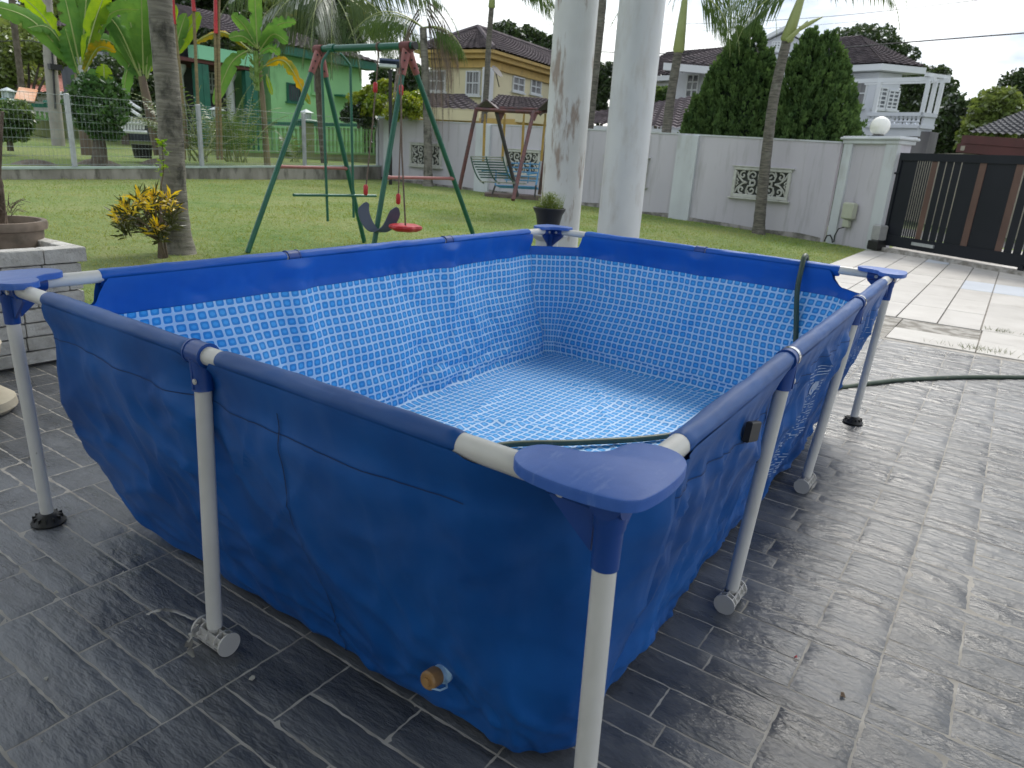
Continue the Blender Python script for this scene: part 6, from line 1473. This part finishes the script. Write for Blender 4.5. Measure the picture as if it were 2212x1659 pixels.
# two big thuja conifers
def conifer(label, peaks, base_px, D, wpx, ybase):
    c = at(base_px, 300, D); z0 = 0; t = thing('conifer', label, 'conifer', (c.x, c.y, z0), group='big thuja conifers behind the wall')
    b = MB(); b.tube([V((c.x, c.y, 0)), V((c.x, c.y, 1.6))], .14, 8); b.build('trunk', barkd, t)
    b = MB(); core = MB()
    axisR = V((sin(VA(base_px)), -cos(VA(base_px)), 0)); axisF = V((cos(VA(base_px)), sin(VA(base_px)), 0))
    def width(yf): return [w for w in (wpx(yf),)][0]
    clumps = []
    for px, py, rb, zfrac in peaks:
        top = at(px, py, D); H = top.z-.1
        rb *= 1.1; nC = int(360*rb)
        for k in range(nC):
            f = random.random()**.8                 # 0 bottom .. 1 top
            z = .3+f*(H-.3); prof_ = (1-f)**.62*min(1, .72+f*1.2) if f > .12 else .72+f*1.4
            R1 = rb*min(1.0, max(.03, (1-f)**.80)*1.06); a = R_(0, 6.283)
            ax0 = V((c.x, c.y, 0))*(1-f)+V((top.x, top.y, 0))*f
            p = V((ax0.x, ax0.y, z))+(axisR*cos(a)+axisF*sin(a))*R1*R_(.72, 1.0); clumps.append((p, a, f, rb))
    for p, a, f, rb in clumps:
        if (p-A0).dot(AN) < .45: continue
        out_ = (axisR*cos(a)+axisF*sin(a)); cs = R_(.12, .24)*(1-.45*f); dirn = (V((0, 0, 1))+out_*.40).normalized()
        s1 = dirn.cross(out_).normalized()
        for k in range(24):
            th = R_(0, 6.28); rr = cs*.42*sqrt(random.random()); u = R_(-.6, 1); w_ = (1-abs(u)*.75)
            q = p+dirn*u*cs+(s1*cos(th)+out_*sin(th))*rr*w_; l = R_(.05, .10); d2 = (dirn+(s1*cos(th)+out_*sin(th))*.55*R_(.3, 1)).normalized(); sd_ = d2.cross(V((R_(-1, 1), R_(-1, 1), R_(-1, 1)))).normalized()*l*.30
            b.quad(q, q+d2*l*.5+sd_, q+d2*l, q+d2*l*.5-sd_)
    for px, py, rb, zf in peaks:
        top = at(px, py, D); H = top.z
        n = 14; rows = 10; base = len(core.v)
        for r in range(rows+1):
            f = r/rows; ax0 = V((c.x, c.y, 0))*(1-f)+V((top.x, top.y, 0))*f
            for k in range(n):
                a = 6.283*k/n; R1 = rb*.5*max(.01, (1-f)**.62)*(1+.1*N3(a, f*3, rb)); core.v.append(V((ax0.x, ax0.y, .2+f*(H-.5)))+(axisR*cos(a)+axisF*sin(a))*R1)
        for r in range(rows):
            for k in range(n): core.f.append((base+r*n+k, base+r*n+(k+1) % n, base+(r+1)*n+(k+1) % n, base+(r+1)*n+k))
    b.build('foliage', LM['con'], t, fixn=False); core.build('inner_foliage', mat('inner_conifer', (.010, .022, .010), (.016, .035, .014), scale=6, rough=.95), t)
conifer('left thuja conifer, twin peaked, just left of the leaning palm', [(1632, 50, 1.55, 0), (1602, 62, 1.45, 0), (1660, 105, 1.35, 0), (1550, 135, 1.25, 0), (1505, 205, 1.05, 0), (1690, 200, 1.0, 0), (1484, 248, .75, 0)], 1583, 18.2, lambda y: 1, 300)
conifer('right thuja conifer, broad and dark, behind the gate pier', [(1752, 62, 1.45, 0), (1794, 68, 1.45, 0), (1728, 100, 1.2, 0), (1818, 115, 1.15, 0), (1842, 215, .85, 0), (1712, 200, 1.0, 0), (1852, 262, .7, 0)], 1773, 17.8, lambda y: 1, 300)

# croton on the lawn
cy_, cd_ = leafm('croton_yellow', (.85, .72, .08), (.88, .62, .05), scale=20, tr=.3), leafm('croton_dark', (.035, .045, .018), (.10, .11, .03), scale=14, tr=.2)
B_ = lawn(350, 556); DC = math.hypot(B_.x-CP.x, B_.y-CP.y)-.05
t = thing('croton', 'yellow and dark green croton shrub with thin stems before the palm trunk', 'shrub', B_)
b = MB(); tips = []
for (x, y) in ((262, 470), (275, 440), (258, 455), (300, 420), (315, 435), (330, 415), (345, 440), (362, 420), (375, 440), (285, 455), (320, 460), (350, 465), (300, 475), (335, 480), (370, 465), (275, 485), (345, 495)):
    q = at(x, y+10, DC+R_(-.25, .25)); r = at(345+R_(-4, 4), 520, DC); b.tube([B_+V((R_(-.03, .03), R_(-.03, .03), -.02)), r, (r+q)/2+V((0, 0, .02)), q], [.013, .010, .007, .004], 5); tips.append((q, y < 455 or random.random() < .25))
b.build('stem', bark, t, smooth=True)
by, bk2 = MB(), MB()
for q, yl in tips:
    for k in range(58):
        a = R_(0, 6.283); e = R_(-.3, 1.4); l = R_(.06, .15); d = V((cos(a)*cos(e), sin(a)*cos(e), sin(e))); o = q+V((R_(-.03, .03), R_(-.03, .03), R_(-.08, .03))); s = d.cross(V((R_(-1, 1), R_(-1, 1), R_(-1, 1)))).normalized()*.0095; mdl = o+d*l*.55+V((R_(-.01, .01), 0, R_(-.005, .015)))
        tgt = by if (yl and random.random() < .55) else bk2
        tgt.quad(o, mdl+s, o+d*l, mdl-s)
by.build('yellow_leaves', cy_, t, fixn=False); bk2.build('dark_leaves', cd_, t, fixn=False)
# weedy sapling in front of the trunk
t = thing('sapling', 'thin sapling with sparse yellow green leaves rising above the croton', 'sapling', B_+V((.02, .02, 0)))
b = MB(); b.tube(spl([B_+V((.05, 0, 0)), at(349, 480, DC), at(347, 410, DC), at(353, 370, DC), at(350, 306, DC)], 5), [.012-.0004*i for i in range(21)], 6); b.build('stem', bark, t, smooth=True)
b = MB()
for (x, y) in ((348, 305), (356, 308), (343, 312), (352, 330), (358, 328), (360, 360), (349, 352), (345, 363), (353, 312), (346, 372)):
    for k in range(5):
        o = at(x+R_(-4, 4), y+R_(-4, 4), DC); d = V((R_(-1, 1), R_(-1, 1), R_(-.3, .5))).normalized()*.06; s = d.cross(V((R_(-1, 1), R_(-1, 1), 1))).normalized()*.016; b.quad(o, o+d*.5+s, o+d, o+d*.5-s)
b.build('leaves', LM['banl'], t, fixn=False)

# ------------------------------------------------------------------ poles, wires, street lamp, litter
con = mat('concrete_pole', (.26, .24, .22), (.34, .32, .29), scale=4, rough=.9)
t = thing('utility_pole', 'tall grey concrete utility pole on the far left', 'pole', (*at(113, 300, 24).xy, .3))
b = MB(); b.tube([V((*at(115, 235, 24).xy, 0)), at(108, 130, 24), at(97, -60, 24)], [.17, .15, .12], 12); b.build('shaft', con, t, smooth=True)
b = MB(); b.tube([at(120, 235, 23.8), at(112, 100, 23.8)], .025, 5); b.box(at(119, 145, 23.8), (.3, .15, .14)); b.build('cable_box', M['black'], t)
t = thing('thin_pole', 'thin dark weathered pole left of the concrete utility pole', 'pole', (*at(48, 300, 26).xy, .3))
b = MB(); b.tube([V((*at(48, 300, 26).xy, 0)), at(44, 160, 26), at(30, 50, 26), at(24, -20, 26)], .09, 8); b.build('shaft', barkd, t, smooth=True)
t = thing('solar_lamp', 'solar powered garden street lamp on a dark post behind the swing set', 'street lamp', (*at(846, 260, 20).xy, .3))
b = MB(); b.tube([V((*at(845, 260, 20).xy, 0)), at(843, 150, 20)], .045, 10); b.build('post', M['black'], t, smooth=True)
b = MB(); Mx = Matrix.Rotation(VA(842)+1.57, 3, 'Z') @ Matrix.Rotation(.35, 3, 'X'); b.box(at(841, 136, 20), (.50, .36, .05), Mx); b.build('solar_panel', mat('solar_panel', (.04, .06, .12), rough=.2), t)
b = MB(); b.bevbox(at(838, 143, 20), (.44, .26, .09), .02, Matrix.Rotation(VA(842)+1.57, 3, 'Z')); b.build('lamp_head', lan, t)
wm = mat('black_cable', (.02, .02, .022), rough=.7)
for lab, pts, r in (('lowest and thickest overhead cable sagging above the white house', [(700, 30, 40), (1000, 95, 38), (1180, 107, 36), (1400, 115, 34), (1640, 118, 30), (1900, 96, 26), (2230, 70, 22)], .017), ('upper overhead cable crossing the right of the sky', [(1200, 45, 44), (1450, 52, 42), (1700, 42, 40), (1900, 25, 38), (2212, -12, 34)], .011), ('thin overhead cable below the upper one', [(1200, 62, 46), (1450, 68, 44), (1750, 55, 42), (2212, 8, 38)], .007), ('pair of thin cables left of the utility pole', [(-20, 90, 28), (60, 88, 27), (120, 92, 26), (330, 70, 25)], .013), ('thin cable above the coconut palm and columns', [(650, -20, 42), (960, 40, 40), (1250, 55, 40)], .009)):
    P_ = [at(x, y, D) for x, y, D in pts]; b = MB(); b.tube(spl(P_, 6), r, 4, cap=False); b.build('overhead_cable', wm, label=lab, cat='cable', group='overhead cables')
# plastic film caught on the near left foot
film = mat('clear_plastic_film', (.24, .23, .21), rough=.2, spec=.7)
def strip(pts, w_, nm, m, lab, cat):
    b = MB(); P_ = spl(pts, 6); n = len(P_)
    for i, p in enumerate(P_):
        tg = (P_[min(i+1, n-1)]-P_[max(i-1, 0)]).normalized(); s = tg.cross(V((0, 0, 1))).normalized(); f = i/(n-1); ww = w_*(sin(pi*f)**.5+.15)*(1+.4*N3(i*.9, 1, 2)); zz = V((0, 0, .006*N3(i*.8, 5, 1)))
        b.v += [p-s*ww*.5+zz, p+V((0, 0, .004)), p+s*ww*.5-zz]
    for i in range(n-1): b.f += [(3*i, 3*i+1, 3*i+4, 3*i+3), (3*i+1, 3*i+2, 3*i+5, 3*i+4)]
    return b.build(nm, m, label=lab, cat=cat, smooth='all', fixn=False)
g0 = lambda x, y, z=.006: gd(x, y, z)
strip([g0(316, 1328), g0(345, 1318, .02), g0(380, 1320, .015), g0(415, 1335, .03), g0(430, 1340, .05)], .012, 'plastic_film', film, 'torn strip of clear plastic film trailing from the pool foot', 'plastic film')
strip([g0(432, 1350, .06), g0(412, 1375, .06), g0(408, 1400, .02), g0(420, 1420, .004)], .016, 'plastic_film', film, 'short piece of clear tape wound round the pool foot', 'plastic film')
def chip(px, py, s, m, nm, lab, cat):
    c = g0(px, py, .003); b = MB(); n = 7; top = []
    for k in range(n): a = 6.283*k/n; r = s*R_(.5, 1.1); top.append(c+V((cos(a)*r, sin(a)*r*.7, R_(.001, .006))))
    b.prism(top, (0, 0, -.0015)); b.build(nm, m, label=lab, cat=cat)
chip(1719, 1421, .006, mat('red_petal', (.42, .03, .04), rough=.6), 'petal', 'tiny red petal lying on the slate tiles at lower right', 'petal')
lf_ = mat('dry_leaf', (.12, .08, .05), rough=.8); wc = mat('pale_chip', (.40, .38, .34), rough=.8)
chip(1820, 1503, .011, lf_, 'dry_leaf', 'small dry brown leaf on the slate near the lower right', 'leaf')
chip(543, 1468, .010, wc, 'paint_flake', 'pale flake on the dark tile right of the near left foot', 'flake')
chip(100, 1468, .006, wc, 'grit', 'small pale crumb of grit on the tiles at lower left', 'grit')
chip(121, 1281, .008, wc, 'debris', 'pale sliver of debris on the tiles below the black foot', 'debris')
chip(1730, 1233, .005, wc, 'grit', 'pale crumb of grit right of the second leg foot', 'grit')
for k in range(60):
    pass
b = MB(); sm_ = MB()
for k in range(230):
    x, y = R_(-.6, 4.5), R_(-1.6, 3.4)
    if .1 < x < 3.2 and .05 < y < 2.1: continue
    r = R_(.0008, .0028); c = V((x, y, .003)); b.prism([c+V((r, 0, 0)), c+V((0, r, 0)), c+V((-r, 0, 0)), c+V((0, -r, 0))], (0, 0, .002))
b.build('grit_specks', wc, label='fine pale grit scattered over the slate tiles', cat='grit', kind='stuff')
b = MB()
for k in range(70):
    x, y = R_(3.2, 13), R_(3.2, 14); th = R_(0, 6.28); l = R_(.02, .05); p = V((x, y, lz(x, y)+.022)); d = V((cos(th), sin(th), R_(-.1, .25)))*l; q = V((-sin(th), cos(th), 0))*l*.3
    b.quad(p-d, p+q, p+d, p-q)
b.build('fallen_leaves', lf_, label='scattered dry brown leaves fallen on the lawn', cat='leaves', kind='stuff', fixn=False)
# rubbish by the fence and items on the neighbour's plot
t = thing('black_bucket', 'black plastic tub behind the fence left of the thick trunk', 'tub', at(308, 330, Dn(308, 1.5))); c = at(308, 330, Dn(308, 1.5)); b = MB(); b.lathe((c.x, c.y, c.z-.12), [(.18, 0), (.22, .28), (.23, .3), (.2, .3)], 20); b.build('body', M['black'], t, smooth=True)
soil = mat('soil_heap', (.09, .075, .06), (.15, .13, .10), scale=9, rough=1, bump=.5, bscale=30)
for px, py, r, lab in ((75, 355, .5, 'low heap of dry cuttings on the neighbour lawn at far left'), (212, 352, .42, 'dark soil mound round the foot of the shrub tree'), (338, 352, .36, 'dark soil mound beside the thick palm trunk')):
    c = at(px, py-3, Dn(px, .9)); b = MB(); n = 20
    for i in range(5):
        f = i/4; 
        for k in range(n): a = 6.283*k/n; rr = r*(1-f)*(1+.2*N3(a, f*2, px)); b.v.append(V((c.x+cos(a)*rr, c.y+sin(a)*rr*.8, c.z-.06+.13*sin(f*1.57))))
    for i in range(4):
        for k in range(n): b.f.append((i*n+k, i*n+(k+1) % n, (i+1)*n+(k+1) % n, (i+1)*n+k))
    b.build('soil_mound', soil, label=lab, cat='soil mound', smooth='all')
